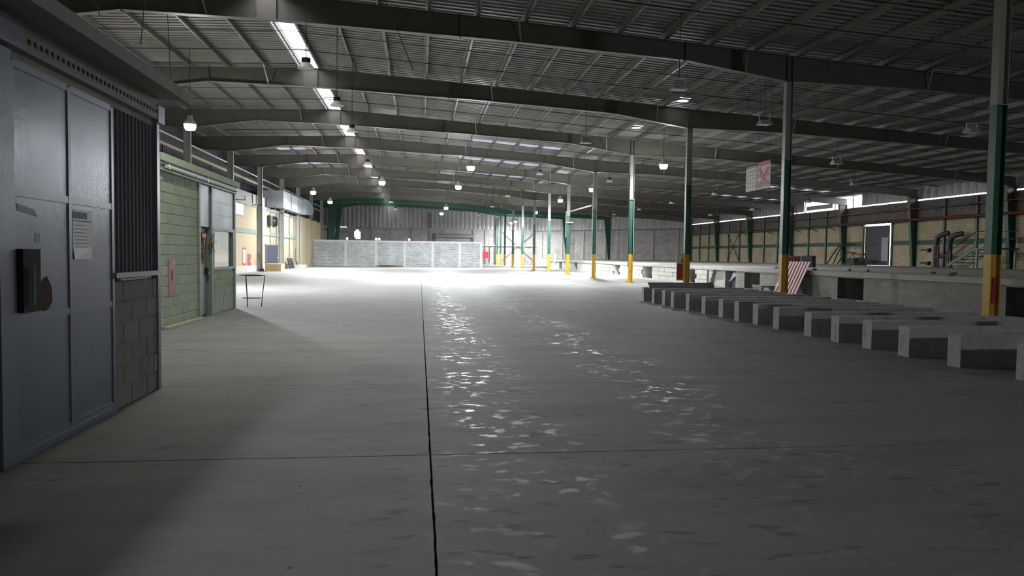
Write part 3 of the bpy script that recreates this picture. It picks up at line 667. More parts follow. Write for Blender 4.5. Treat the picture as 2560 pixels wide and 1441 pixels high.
MB().tube([(SX + .07, 5.66, 1.1), (SX + .07, 5.66, 1.38)], .012, 6).build('pull_handle', 'galvanized', dr)
mb = MB(); q = [(SX + .0015, 5.97 + .1 * math.cos(a / 14 * 6.2832) * (1 + .15 * math.sin(3 * a)), 1.16 + .13 * math.sin(a / 14 * 6.2832) * (1 + .1 * math.cos(2 * a))) for a in range(14)]
mb.add(q, [tuple(range(14))]); mb.build('rust_stain', 'rust', dr)
box('sticker', 'paper', (SX, SX + .002, 5.83, 5.9, 1.55, 1.62), dr)
MB().prism([(5.58, 1.82), (5.82, 1.79), (5.86, 1.74), (5.6, 1.77)], 'x', SX, SX + .003).build('tape_strip', 'paper', dr)
o = thing('paper_notice', (SX + .004, 6.6, 1.3), 'white paper notice with a blue-green heading taped to the steel door', 'notice')
mb = MB(); 
mb.add([(SX + .004 + (.012 if (i == 0) else 0) * (1 - j), 6.42 + .36 * j, 1.42 + .41 * i / 4) for i in range(5) for j in (0, 1)], [(2 * i, 2 * i + 1, 2 * i + 3, 2 * i + 2) for i in range(4)]); mb.build('sheet', 'white_paint', o)
box('heading', 'paper_blue', (SX + .0045, SX + .006, 6.43, 6.68, 1.755, 1.81), o); box('rule', 'ink', (SX + .0045, SX + .006, 6.43, 6.77, 1.735, 1.741), o)
for i in range(9): box('text_line', 'ink_soft', (SX + .0055, SX + .0065, 6.45, 6.7 + R.uniform(-.06, .02), 1.7 - .03 * i, 1.704 - .03 * i), o)
tag(MB().box(SX + .0, SX + .035, 7.3, 8.0, 1.215, 1.235).build('paper_roll', 'paper'), 'rolled white paper tucked under the shed window sill', 'paper')

# ------------------------------------------------------------------ block partition across the hall
PY = 86.0
wp = thing('wall_partition', (-2.5, PY, 0), kind='structure')
box('masonry', 'bw_grey', (-11.95, 7.15, PY, PY + .2, 0, 2.78), wp)
box('cap_beam', 'pilaster_pale', (-11.95, 7.25, PY - .04, PY + .24, 2.78, 2.98), wp)
for x in (-8.35, -4.95, -1.7, 1.5, 4.6, 7.1): box('pilaster', 'pilaster_pale', (x - .15, x + .15, PY - .035, PY + .23, 0, 2.78), wp)
for i, x in enumerate((-8.2, -4.95, -4.6, -1.2)):
    o = thing('bulb_fitting', (x, PY + .1, 2.98), 'small white globe lamp on top of the block partition', 'lamp', 'globe lamps on the partition')
    MB().lathe([(.05, 0), (.05, .06)], (x, PY + .1, 2.98), 10).build('holder', 'lamp_grey', o)
    MB().lathe([(.01, .05), (.09, .1), (.12, .17), (.09, .25), (.01, .29)], (x, PY + .1, 2.98), 12).build('globe', 'lamp_dim', o, smooth=True)
o = thing('scrap_heap', (-3.0, PY - .9, 0), 'flat heap of dark scrap strips on the floor before the partition', 'scrap')
for i in range(7):
    x = -5 + R.uniform(0, .6); MB().bar((x, PY - R.uniform(.5, 1.3), .03 + .025 * i), (x + R.uniform(1.4, 3.0), PY - R.uniform(.5, 1.3), .04 + .02 * i), .16, .03).build('strip', 'rust' if i % 2 else 'pipe_dark', o)

# ------------------------------------------------------------------ end wall
wb = thing('wall_back', (0, YB, 0), kind='structure')
hx0, hx1, hz0, hz1 = -9.9, -9.0, 3.7, 5.1                         # broken opening
def backpiece(x0, x1, z0, z1, m, nm='masonry'): return box(nm, m, (x0, x1, YB, YB + .2, z0 if z0 else -.2, z1), wb)
backpiece(-15, hx0, 0, 5.45, 'bw_back'); backpiece(hx0, hx1, 0, hz0, 'bw_back'); backpiece(hx0, hx1, hz1, 5.45, 'bw_back'); backpiece(hx1, 8.6, 0, 5.45, 'bw_back')
backpiece(8.6, 18.0, 0, 5.6, 'bw_back')
for x, z, s in ((hx0, hz0, .25), (hx1 - .2, hz1 - .3, .3), (hx0, hz1 - .25, .25)): box('broken_edge', 'backwall_grey', (x, x + s * .8, YB + .02, YB + .18, z, z + s), wb)
for x in (-7.2, -4.1, -1.0, 1.7, 8.4): box('pier', 'backwall_grey', (x - .22, x + .22, YB - .18, YB, 0, 5.45), wb)
for x in (10.2, 13.2, 16.2): box('pier', 'backwall_grey', (x - .15, x + .15, YB - .15, YB, 0, 5.6), wb)
box('ledge', 'backwall_grey', (-11, 18, YB - .16, YB, 5.36, 5.5), wb)
mb = MB(); n = int((18 + 15) / .22); xs = [-15 + .22 * i for i in range(n + 1)]
def wz(x): return roof_z(x) + .03
pts = []
for i, x in enumerate(xs): pts += [(x, YB - .05 - (.05 if (i % 3) else 0), 5.5), (x, YB - .05 - (.05 if (i % 3) else 0), wz(x))]
mb.add(pts, [(2 * i, 2 * i + 2, 2 * i + 3, 2 * i + 1) for i in range(n)]); mb.build('sheet_cladding', 'wall_sheet', wb)
box('cladding_patch', 'brown_wall', (1.2, 1.8, YB - .17, YB - .1, 5.5, 7.9), wb)
for i, x in enumerate((4.4, 6.0)): box('daylight_gap_cover', 'wall_sheet', (x, x + .5, YB - .2, YB - .16, 5.9, 6.0), wb)
rs = thing('door_4', (5.2, YB - .3, 0), kind='structure')
MB().tube([(2.35, YB - .32, 4.35), (8.2, YB - .32, 4.35)], .3, 16).build('shutter_roll', 'office_metal', rs, smooth=True)
for i in range(9): box('shutter_slat', 'plate_grey', (2.5, 8.1, YB - .12, YB - .08, .1 + .44 * i, .52 + .44 * i), rs)
for x in (2.2, 8.25): box('guide', 'brown_wall', (x - .12, x + .12, YB - .4, YB - .05, 0, 4.7), rs)
# slanted stretch of the end wall behind the dock
wb2 = thing('wall_back_slanted', (27, 105, 0), kind='structure')
A, B = Vector((18.0, YB + .05)), Vector((36.1, 95.6)); tdir = (B - A).normalized(); nrm = Vector((-tdir.y, tdir.x)); 
if nrm.y > 0: nrm = -nrm
def slab2(parent, nm, m, u0, u1, z0, z1, off, th):
    a, b = A + tdir * u0 + nrm * off, A + tdir * u1 + nrm * off; c, e = b + nrm * th, a + nrm * th
    return MB().prism([(a.x, a.y), (b.x, b.y), (c.x, c.y), (e.x, e.y)], 'z', z0, z1).build(nm, m, parent)
LEN = (B - A).length
slab2(wb2, 'masonry', 'bw_back', 0, LEN, 0, 5.35, -.2, .2)
slab2(wb2, 'ledge', 'concrete_dark', 0, LEN, 5.25, 5.4, 0, .15)
slab2(wb2, 'mid_beam', 'concrete_light', 0, LEN, 2.85, 3.05, 0, .04)
for i in range(7): slab2(wb2, 'pier', 'concrete_light', 1.2 + 3.9 * i, 1.55 + 3.9 * i, 0, 5.3, 0, .12)
mb = MB(); n = 110; pts = []
for i in range(n + 1):
    p = A + tdir * (LEN * i / n) + nrm * (.02 if i % 3 else .07); pts += [(p.x, p.y, 5.4), (p.x, p.y, roof_z(p.x) + .03)]
mb.add(pts, [(2 * i, 2 * i + 2, 2 * i + 3, 2 * i + 1) for i in range(n)]); mb.build('sheet_cladding', 'wall_sheet', wb2)
for (x, y) in ((27.0, YK(10)), (22.0, 109.9)):
    o = thing('steel_column', (x, y, DOCKZ), 'dark green tapered steel column against the slanted end wall', 'column', 'tapered end-wall columns')
    MB().prism([(x - .1, DOCKZ), (x + .2, DOCKZ), (x + .2, interp(BOT, x) + .02), (x - .75, interp(BOT, x) + .02)], 'y', y - .12, y + .12).build('shaft', 'green_dark', o)
    box('base_plate', 'green_dark', (x - .2, x + .3, y - .2, y + .2, DOCKZ, DOCKZ + .02), o)
o = thing('wall_brace', (18, YB - .3, 0), 'thin crossed steel bracing rods on the end wall', 'brace')
for a, b in (((12.6, .6), (18, 5.2)), ((12.6, 5.2), (18, .4))): MB().bar((a[0], YB - .25, a[1]), (b[0], YB - .25, b[1]), .06).build('rod', 'black_iron', o)
o = thing('wall_pipe', (12, YB - .3, 2.9), 'pale pipe run with valves along the end wall', 'pipe')
MB().tube([(9.6, YB - .25, 2.95), (20.5, YB - .25, 2.95)], .09, 8).build('run', 'pipe_white', o)
for x in (10.8, 14.6): MB().tube([(x, YB - .25, 2.95), (x, YB - .25, .3)], .06, 8).build('drop', 'pipe_dark', o)
for x in (10.2, 14, 17): MB().lathe([(.05, 0), (.16, .06), (.16, .1), (.05, .16)], (x, YB - .25, 2.9), 10).build('valve', 'pipe_white', o)
o = thing('hose_cabinet', (9.4, 112, 0), 'bright red hose reel and cabinet on a post by the partition end', 'hose cabinet')
box('post', 'brown_wall', (10.35, 10.45, 112, 112.1, 0, 4.0), o); box('cabinet', 'red_bright', (9.2, 10.35, 111.9, 112.3, 1.0, 2.0), o)
MB().tube([(8.9, 111.8, 1.75), (8.9, 112.3, 1.75)], .55, 16).build('reel', 'red_bright', o); MB().bar((8.9, 112.1, 0), (8.9, 112.1, 1.3), .1).build('stand', 'red_paint', o)

# ------------------------------------------------------------------ front wall (behind the viewpoint)
wf = box('wall_front', 'brown_wall', (-15.2, 36.3, YF - .2, YF, -.2, 9.6)); struct(wf)

# ------------------------------------------------------------------ loading dock platform
YD1 = 86.0
dock = thing('dock_platform', (24, 40, 0), 'long raised concrete loading dock with dark hatch openings under its edge', 'loading dock')
HY = [16.75, 24.6, 32.45, 40.2, 48.1, 55.9, 63.6, 71.5, 79.3]; HW = .8; HZ = (.07, .84)
box('deck', 'concrete', (PX0 - .05, 35.99, YF + .02, YD1, .88, DOCKZ), dock)
box('end_face', 'concrete', (PX0, 35.98, YD1 - .2, YD1 - .02, 0, .88), dock)
MB().prism([(18.0, YD1), (35.95, YD1), (35.95, 95.5), (18.2, YB - .3), (18.0, YB - .3)], 'z', .6, DOCKZ).build('upper_deck', 'concrete', dock)
box('yard_step', 'concrete', (17.8, 18.0, YD1, YB - .3, 0, DOCKZ), dock)
NOTCH = (34.2, 37.6)
cuts = sorted([(y - HW, y + HW, 'h') for y in HY] + [(*NOTCH, 'n')])
y = YF + .02
for a, b, t_ in cuts + [(YD1, YD1, 'e')]:
    far = y > 37
    box('face_wall', 'bw_dock' if not far else 'concrete_light', (PX0 + (.03 if far else 0), PX0 + .3, y, a, 0, .9), dock)
    y = b
    if t_ == 'h':
        box('hatch_sill', 'concrete', (PX0 - .02, PX0 + .3, a, b, 0, HZ[0]), dock)
        box('hatch_lintel', 'concrete', (PX0, PX0 + .3, a, b, HZ[1], .9), dock)
        box('hatch_cheek', 'concrete', (PX0 + .3, PX0 + 7.2, b, b + .15, 0, .88), dock); box('hatch_cheek', 'concrete', (PX0 + .3, PX0 + 7.2, a - .15, a, 0, .88), dock)
        box('hatch_back', 'concrete', (PX0 + 7.1, PX0 + 7.2, a, b, 0, .88), dock)
box('kerb', 'concrete', (PX0 - .12, PX0, 37.8, YD1, 0, .1), dock)
def skip(a, b, z0, z1): return any(b > h_ - HW - .02 and a < h_ + HW + .02 and z0 < HZ[1] + .03 for h_ in HY)
lay(dock, 'concrete_light', PX0 + .012, 37.62, 62.6, .1, 3, .56, .235, .012, skip, .012)
# the stepped notch with the leaning steel plate
for i in range(4): box('notch_tooth', 'concrete_light', (PX0, PX0 + .35, NOTCH[1] - .12 - .14 * i, NOTCH[1], .04 + .21 * i, .25 + .21 * i), dock)
box('notch_back', 'concrete', (PX0 + .18, PX0 + .35, 35.6, NOTCH[1], 0, .9), dock)
box('niche_pier', 'concrete', (PX0 + .05, PX0 + .35, NOTCH[0], NOTCH[0] + .12, 0, .9), dock); box('niche_pier', 'concrete', (PX0 + .02, PX0 + .35, 35.5, 35.62, 0, .9), dock)
box('niche_back', 'concrete', (PX0 + .9, PX0 + 1.0, *NOTCH, 0, .9), dock)
o = thing('steel_sheet', (PX0 + .3, 34.9, 0), 'dark steel sheet with a bent pale corner standing in the dock niche', 'sheet')
box('sheet', 'dark_sheet', (PX0 + .3, PX0 + .32, 34.24, 35.48, 0, .86), o)
MB().add([(PX0 + .28, 34.3, .84), (PX0 + .14, 35.3, .3), (PX0 + .28, 35.1, .84)], [(0, 1, 2)]).add([(PX0 + .29, 34.3, .84), (PX0 + .15, 35.3, .3), (PX0 + .29, 35.1, .84)], [(2, 1, 0)]).build('bent_corner', 'plate_grey', o)
for i in range(9):
    x, y = R.uniform(15.5, 17.5), R.uniform(18, 33)
    mb = MB(); mb.lathe([(.02, 0), (R.uniform(.07, .16), .02), (R.uniform(.05, .1), .06), (.02, .09)], (x, y, DOCKZ), 7)
    tag(mb.build('rubble_lump', 'concrete_dark'), 'small lump of rubble lying on the dock edge', 'rubble', 'rubble lumps on the dock')

# ------------------------------------------------------------------ right wall on the dock
wr = thing('wall_right', (XW, 45, 0), kind='structure')
DO = (52.9, 56.6, 4.35)                                            # daylight doorway
for a, b in ((YF, DO[0]), (DO[1], 95.6)):
    box('masonry', 'bw_right', (XW, XW + .2, a, b, 0, 4.45), wr)
    box('mid_band', 'band_dark', (XW - .04, XW, a, b, 2.63, 2.95), wr)
box('masonry', 'bw_right', (XW, XW + .2, DO[0], DO[1], DO[2], 4.45), wr)
box('top_band', 'band_dark', (XW - .05, XW, YF, 95.6, 4.36, 4.6), wr)
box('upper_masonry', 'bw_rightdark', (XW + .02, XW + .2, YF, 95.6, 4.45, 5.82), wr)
box('upper_ledge', 'concrete_dark', (XW - .08, XW + .2, YF, 95.6, 5.74, 5.82), wr)
OP = (57.0, 66.2)                                                  # torn-away cladding
mb = MB()
for a, b in ((YF, OP[0]), (OP[1], 95.6)):
    n = int((b - a) / .25); pts = []
    for i in range(n + 1):
        yy = a + (b - a) * i / n; xx = XW + (.06 if i % 3 else .0); pts += [(xx, yy, 5.92), (xx, yy, 6.86)]
    mb.add(pts, [(2 * i, 2 * i + 2, 2 * i + 3, 2 * i + 1) for i in range(n)])
mb.build('sheet_cladding', 'wall_sheet', wr)
n = 18; pts = []
for i in range(n + 1): pts += [(XW + (.06 if i % 3 else 0), 61.3 + .25 * i, 6.0), (XW + (.06 if i % 3 else 0), 61.3 + .25 * i, 6.4)]
MB().add(pts, [(2 * i, 2 * i + 2, 2 * i + 3, 2 * i + 1) for i in range(n)]).build('torn_sheet', 'wall_sheet', wr)
for yy in (58.2, 60.9, 66, 67.6): box('stud', 'column_grey', (XW, XW + .08, yy, yy + .12, 5.82, 6.8), wr)
for k in range(0, 10):
    y0 = YK(k)
    o = thing('steel_column', (XW - .2, y0, DOCKZ), f'tapered steel wall column on the dock under the {ORDN[9 - k]} grey rafter from the green ones', 'column', 'tapered right-wall columns')
    def xin(z): return XW - .28 - .42 * (z - DOCKZ) / 5.1
    for z0, z1, m in ((DOCKZ, 4.55, 'green_dark'), (4.55, 6.14, 'steel_grey')):
        MB().prism([(xin(z0), z0), (XW - .03, z0), (XW - .03, z1), (xin(z1), z1)], 'y', y0 - .01, y0 + .01).build('web', m, o)
        MB().prism([(xin(z0) - .015, z0), (xin(z0), z0), (xin(z1), z1), (xin(z1) - .015, z1)], 'y', y0 - .14, y0 + .14).build('inner_flange', m if z0 > 2 else 'green_paint', o)
        box('outer_flange', m, (XW - .045, XW - .03, y0 - .14, y0 + .14, z0, z1), o)
    for q in (1, 2):
        yy = y0 + 8.99 * q / 3
        if yy < 95 and not (DO[0] - .2 < yy < DO[1] + .2):
            p = thing('wall_post', (XW - .06, yy, DOCKZ), 'slim wall post between the tapered columns, green below and pale above', 'post', 'slim right-wall posts')
            box('lower', 'green_dark', (XW - .12, XW, yy - .1, yy + .1, DOCKZ, 4.5), p); box('upper', 'steel_grey', (XW - .12, XW + .02, yy - .1, yy + .1, 4.5, 5.76), p)
for yy in (DO[0], DO[1]): box('door_post', 'green_dark', (XW - .1, XW + .02, yy - .12, yy + .04, DOCKZ, 4.45), wr)
dr = thing('door_5', (XW + .3, 54.8, DOCKZ), kind='structure')
mb = MB(); n = 26; pts = []
for i in range(n + 1):
    yy = DO[0] + .36 + (DO[1] - DO[0] - .5) * i / n; pts += [(XW + .06 + (.03 if i % 2 else 0), yy, DOCKZ + .02), (XW + .06 + (.03 if i % 2 else 0), yy, DO[2] - .15)]
mb.add(pts, [(2 * i, 2 * i + 2, 2 * i + 3, 2 * i + 1) for i in range(n)]); mb.build('corrugated_leaf', 'dark_sheet', dr)
box('wicket', 'plate_grey', (XW + .0, XW + .055, DO[0] + .5, DO[0] + 1.3, DOCKZ + .35, 3.25), dr)
box('cross_rail', 'black_iron', (XW + .02, XW + .055, DO[0] + .38, DO[1] - .16, 2.7, 2.76), dr)
og = box('outside_yard', 'concrete', (36.2, 60, YF, 110, .5, .9)); struct(og)
o = thing('red_pipe', (XW - .2, 48, 4.35), 'long dark red pipe along the right wall above the dock', 'pipe')
MB().tube([(XW - .72, 36, 4.42), (XW - .72, 60, 4.42)], .09, 8).build('run', 'red_pipe', o)
MB().tube([(XW - .78, 36, 5.2), (XW - .78, 72, 5.2)], .035, 6).build('thin_run', 'red_pipe', o)
for yy in (38, 44.2, 47.2, 53.2, 57.0, 62.3, 70.9):
    MB().bar((XW, yy, 5.2), (XW - .78, yy, 5.2), .04).build('bracket', 'black_iron', o)
    if yy < 60: MB().bar((XW, yy, 4.42), (XW - .72, yy, 4.42), .04).build('bracket', 'black_iron', o)
o = thing('overhead_pipe', (XW - 1, 65, 4.5), 'long dark pipe on wall brackets at the right wall', 'pipe')
MB().tube([(XW - .9, 52, 4.35), (XW - .9, 80, 4.35)], .06, 8).build('run', 'pipe_dark', o)
for yy in (56, 60.5, 63.5, 66.5, 72, 78): MB().bar((XW - .1, yy, 4.0), (XW - .95, yy, 4.32), .05).build('bracket', 'black_iron', o)
o = thing('standpipe', (35, 46, DOCKZ), 'two thick dark standpipes with bent tops and valves on the dock', 'standpipe')
for yy, zz in ((46.9, 3.25), (45.6, 3.2)):
    s_ = -1 
    MB().tube([(35.2, yy, DOCKZ), (35.2, yy, zz - .5), (35.22, yy - .06, zz - .2), (35.3, yy - .35, zz), (35.5, yy - .8, zz + .12)], .17, 12).build('riser', 'pipe_dark', o, smooth=True)
    MB().lathe([(.28, 0), (.28, .06), (.2, .06), (.2, .12)], (35.2, yy, DOCKZ), 14).build('foot_flange', 'pipe_dark', o)
MB().tube([(35.2, 45.6, 1.85), (35.2, 46.9, 1.75)], .14, 10).build('cross_pipe', 'pipe_dark', o)
for z in (2.2, 1.3): MB().tube([(35.0, 47.1, z), (34.8, 47.9, z + .02)], .05, 8).build('valve_stem', 'black_iron', o); MB().tube([(34.95, 47.3, z - .14), (34.95, 47.3, z + .14)], .16, 10).build('valve_wheel', 'black_iron', o)
o = thing('wall_brace', (XW - .15, 81.6, DOCKZ), 'thin crossed bracing rods on the cream right wall', 'brace')
for a, b in (((80.0, 1.25), (83.3, 4.3)), ((83.2, 1.25), (80.1, 4.3))): MB().bar((XW - .16, a[0], a[1]), (XW - .16, b[0], b[1]), .05).build('rod', 'black_iron', o)
# steel stair
o = thing('steel_stair', (33.8, 42, DOCKZ), 'small green steel stair with handrails and landing on the dock', 'stairs')
S0, S1, ZT = 43.3, 40.9, 2.28
for xx in (33.3, 34.6): MB().bar((xx, S0, DOCKZ + .14), (xx, S1, ZT), .05, .2).build('stringer', 'green_dark', o)
for i in range(6):
    f_ = (i + .5) / 6; box('tread', 'green_dark', (33.3, 34.6, S0 + (S1 - S0) * f_ - .13, S0 + (S1 - S0) * f_ + .13, DOCKZ + (ZT - DOCKZ) * f_, DOCKZ + (ZT - DOCKZ) * f_ + .04), o)
box('landing', 'green_dark', (33.2, 34.7, 39.2, S1, ZT - .08, ZT), o)
for xx in (33.3, 34.6):
    for zz in (.55, 1.0): MB().tube([(xx, S0 + .2, DOCKZ + zz - .1), (xx, S1, ZT + zz), (xx, 39.2, ZT + zz)], .024, 8).build('handrail', 'green_paint' if xx > 34 else 'black_iron', o)
    for yy, zb in ((S0 - .2, DOCKZ + .1), (S1, ZT), (39.3, ZT)): MB().tube([(xx, yy, zb), (xx, yy, zb + 1.0)], .022, 8).build('baluster', 'pipe_white', o)
for yy in (S1 - .1, 39.4): 
    for xx in (33.3, 34.6): box('support_leg', 'concrete_light', (xx - .05, xx + .05, yy - .05, yy + .05, DOCKZ, ZT - .08), o)
o = tag(MB().tube([(32.2, 42.7, DOCKZ), (32.2, 42.7, 2.45)], .07, 8).build('bollard', 'red_pipe'), 'dark red steel bollard post before the stair', 'bollard')
# hoses by the doorway
for i, (a, b, hh, m) in enumerate(((60.2, 56.3, 1.75, 'black_iron'), (58.8, 56.2, 1.0, 'black_iron'), (59.6, 57.2, 1.6, 'pipe_dark'))):
    pts = [(35.0 + .1 * i, a + (b - a) * t / 10, DOCKZ + .05 + hh * math.sin(math.pi * .5 * min(1, t / 7)) * (1 if t < 8 else .92)) for t in range(11)]
    tag(MB().tube(pts, .05, 8).build('hose', m, None, smooth=True), ('thick black hose arching up to the dock doorway', 'short black hose rising low beside the doorway', 'dark looped hose behind the arching black hose')[i], 'hose')
o = thing('pump_skid', (34.6, 55.6, DOCKZ), 'dark machine skid standing in the dock doorway', 'machine')
box('base', 'black_iron', (34.2, 35.3, 54.9, 56.4, DOCKZ, 1.2), o); box('body', 'black_iron', (34.3, 35.2, 55.1, 56.2, 1.2, 1.62), o); MB().tube([(34.7, 54.7, 1.5), (34.7, 55.2, 1.5)], .18, 12).build('motor', 'pipe_dark', o)
o = thing('trestle', (33.6, 53.4, DOCKZ), 'thin rusty steel trestle frame standing before the doorway', 'trestle')
for yy in (52.7, 54.2):
    MB().bar((33.2, yy + .35, DOCKZ + .02), (33.6, yy, 1.95), .04).build('leg', 'rust', o); MB().bar((34.0, yy - .1, DOCKZ + .02), (33.6, yy, 1.95), .04).build('leg', 'rust', o)
MB().bar((33.6, 52.6, 1.95), (33.6, 54.3, 1.95), .05).build('top_bar', 'rust', o)
# boards and pink sheets at the dock edge
o = thing('sign_board', (20.6, 38.1, DOCKZ), 'pair of printed sign boards propped on the dock behind the striped sheets', 'sign')
for i, (a, b, m) in enumerate(((19.85, 20.6, 'board_pink'), (20.62, 21.25, 'board_blue'))):
    MB().prism([(38.0, DOCKZ), (38.03, DOCKZ), (38.13, 1.66), (38.1, 1.66)], 'x', a, b).build('board', m, o)
    for j in range(4):
        x0 = a + .06 + .17 * j; h0 = R.uniform(.18, .34)
        MB().prism([(38.086, 1.6), (38.094, 1.6), (38.094 - h0 * .164, 1.6 - h0), (38.086 - h0 * .164, 1.6 - h0)], 'x', x0, x0 + R.uniform(.07, .12)).build('print_mark', 'red_paint' if i == 0 else 'ink', o)
box('carton', 'dark_sheet', (20.7, 21.5, 38.14, 38.6, DOCKZ, 1.68), o)
o = thing('striped_sheet', (14.5, 28.2, 0), 'red and white corrugated sheets leaning from the floor against the dock edge', 'sheet')
P0, P1 = Vector((14.5, 29.1, .0)), Vector((15.13, 29.1, 1.38)); wv = Vector((0, -1.9, 0))
up_ = (P1 - P0)
NS = 8
for i in range(NS):
    a, b = P0 + wv * (i / NS), P0 + wv * ((i + .6) / NS); c_, e_ = P0 + wv * ((i + .6) / NS), P0 + wv * ((i + 1) / NS); off = Vector((-.03, 0, .03))
    def strip(p, q, m, o_):
        mb = MB(); pts = []
        for t in range(9):
            f_ = t / 8; wob = Vector((-.006, -.012, 0)) * math.sin(t * 3.1); pts += [tuple(p + up_ * f_ + o_ + wob), tuple(q + up_ * f_ + o_ + wob)]
        for t in range(9):
            f_ = t / 8; pts += [tuple(Vector(pts[2 * t]) + Vector((.012, 0, -.01))), tuple(Vector(pts[2 * t + 1]) + Vector((.012, 0, -.01)))]
        fc = [(2 * t, 2 * t + 1, 2 * t + 3, 2 * t + 2) for t in range(8)] + [(18 + 2 * t + 2, 18 + 2 * t + 3, 18 + 2 * t + 1, 18 + 2 * t) for t in range(8)] + [(2 * t, 2 * t + 2, 20 + 2 * t, 18 + 2 * t) for t in range(8)] + [(2 * t + 1, 19 + 2 * t, 21 + 2 * t, 2 * t + 3) for t in range(8)] + [(0, 18, 19, 1), (16, 17, 35, 34)]
        mb.add(pts, fc); return mb.build('stripe', m, o)
    strip(a, b, 'red_paint', Vector((0, 0, 0))); strip(c_, e_, 'pink', off * .5)
o = thing('concrete_bench', (14.6, 29.9, 0), 'small concrete block bench beside the yellow column foot', 'bench')
box('top', 'concrete', (14.2, 15.0, 29.4, 30.3, .28, .36), o)
for x in (14.22, 14.88): box('leg', 'concrete', (x, x + .1, 29.45, 30.25, 0, .28), o)
o = thing('white_board', (PX0 + .3, 80.8, .7), 'white board standing upright on the dock edge', 'board')
box('panel', 'white_paint', (PX0 - .08, PX0 - .05, 81.5, 82.6, .75, 1.75), o)
o = thing('extinguisher_board', (XR - .2, YK(2) - .12, .4), 'white board with a dark red panel mounted beside a dock column', 'fire point')
box('backboard', 'paper', (XR - .42, XR - .12, YK(2) + .1, YK(2) + .13, .45, 1.68), o); box('red_panel', 'red_paint', (XR - .4, XR - .14, YK(2) + .085, YK(2) + .1, .5, 1.2), o)
box('fixing_arm', 'black_iron', (XR - .2, XR - .1, YK(2) + .1, YK(2) + .14, 1.3, 1.4), o)

# ------------------------------------------------------------------ precast concrete beams
protoY = [9.45, 10.52, 11.5, 12.45, 13.42, 14.78, 15.76, 16.7, 17.72, 18.82, 20.0, 21.15, 22.1, 23.2, 24.26]
BL, BD, BH = 3.55, .26, .475
def beam_proto():
    o = thing('precast_beam', (0, 0, 0), 'low precast concrete beam', 'concrete beam', 'precast beams in a row')
    def rough(mb, a):                                               # box with chipped, uneven arrises
        x0, x1, y0, y1, z0, z1 = a; n = 14; v = []; f = []
        for i in range(n + 1):
            x = x0 + (x1 - x0) * i / n
            for (yy, zz) in ((y0, z0), (y1, z0), (y1, z1), (y0, z1)):
                j = .007 if zz == z1 else .002
                v.append((x + (R.uniform(-j, j) if 0 < i < n else 0), yy + R.uniform(-j, j), zz + (R.uniform(-j * 1.4, 0) if zz == z1 else 0)))
        for i in range(n):
            for k in range(4): f.append((4 * i + k, 4 * i + (k + 1) % 4, 4 * i + 4 + (k + 1) % 4, 4 * i + 4 + k))
        f += [(0, 3, 2, 1), (4 * n, 4 * n + 1, 4 * n + 2, 4 * n + 3)]; mb.add(v, f)
    mb = MB(); rough(mb, (0, BL, 0, BD, 0, BH)); mb.build('body', 'beam_concrete', o, local=True)
    return o
proto = beam_proto(); ORD = ['first', 'second', 'third', 'fourth', 'fifth', 'sixth', 'seventh', 'eighth', 'ninth', 'tenth', 'eleventh', 'twelfth', 'thirteenth', 'fourteenth', 'fifteenth', 'sixteenth']
protoY = [8.25] + protoY
for i, y in enumerate(protoY):
    o = proto if i == 0 else copy_tree(proto)
    o.location = (7.53 + R.uniform(-.04, .04), y, 0); o.rotation_euler[2] = R.uniform(-.006, .006)
    o['label'] = f'low precast concrete beam, {ORD[len(protoY) - 1 - i]} in the row counting from the grey steel plate'
o = tag(MB().add([(7.9, 24.0, 0), (10.05, 24.0, 0), (9.98, 24.27, .64), (7.66, 24.27, .64), (7.9, 24.015, 0), (10.05, 24.015, 0), (9.98, 24.285, .64), (7.66, 24.285, .64)], [(0, 1, 2, 3), (7, 6, 5, 4), (0, 4, 5, 1), (1, 5, 6, 2), (2, 6, 7, 3), (3, 7, 4, 0)]).build('steel_plate', 'plate_grey'), 'large grey steel plate leaning on the farthest concrete beam', 'plate')

# ------------------------------------------------------------------ hanging poster
o = thing('hanging_poster', (13.0, 27.4, 4.15), 'two-part poster hung from the rafters, right half with a red cross', 'poster')
def pq(name, m, y0, y1, z0, z1, off=.0): return box(name, m, (13.0 - .012 - off, 13.0 - off, y0, y1, z0, z1), o)
pq('left_sheet', 'paper', 27.55, 28.5, 4.15, 5.05); pq('left_header', 'ink_soft', 27.55, 28.5, 5.05, 5.13)
pq('right_sheet', 'paper', 26.42, 27.5, 4.15, 5.05); pq('right_header', 'poster_red', 26.42, 27.5, 5.05, 5.2)
def pq2(nm, m, pts, off=.013): return MB().prism(pts, 'x', 13.0 - .002 - off, 13.0 - off).build(nm, m, o)
pq2('red_cross', 'poster_red', [(26.5, 4.9), (26.62, 5.0), (27.42, 4.28), (27.32, 4.18)]); pq2('red_cross', 'poster_red', [(27.42, 4.92), (27.3, 5.02), (26.5, 4.3), (26.62, 4.2)], .0135)
for r in range(5):
    for c in range(4):
        yy = 27.66 + .22 * c; zz = 4.92 - .15 * r
        q = [(yy + R.uniform(.04, .07) * math.cos(a), zz + R.uniform(.03, .05) * math.sin(a)) for a in [i * 6.283 / 7 for i in range(7)]]
        pq2('tool_icon', 'ink_soft', q)
for c in range(6):
    yy = 26.5 + .17 * c
    for zz in (4.25, 4.6): pq2('tool_icon', 'ink', [(yy, zz), (yy + .05, zz), (yy + .06, zz + R.uniform(.12, .25)), (yy - .01, zz + .15)], .0128)
for yy in (26.5, 27.4, 28.4): MB().tube([(12.99, yy, 5.1), (12.99, yy, roof_z(13) + .01)], .006, 5).build('hanger', 'black_iron', o)

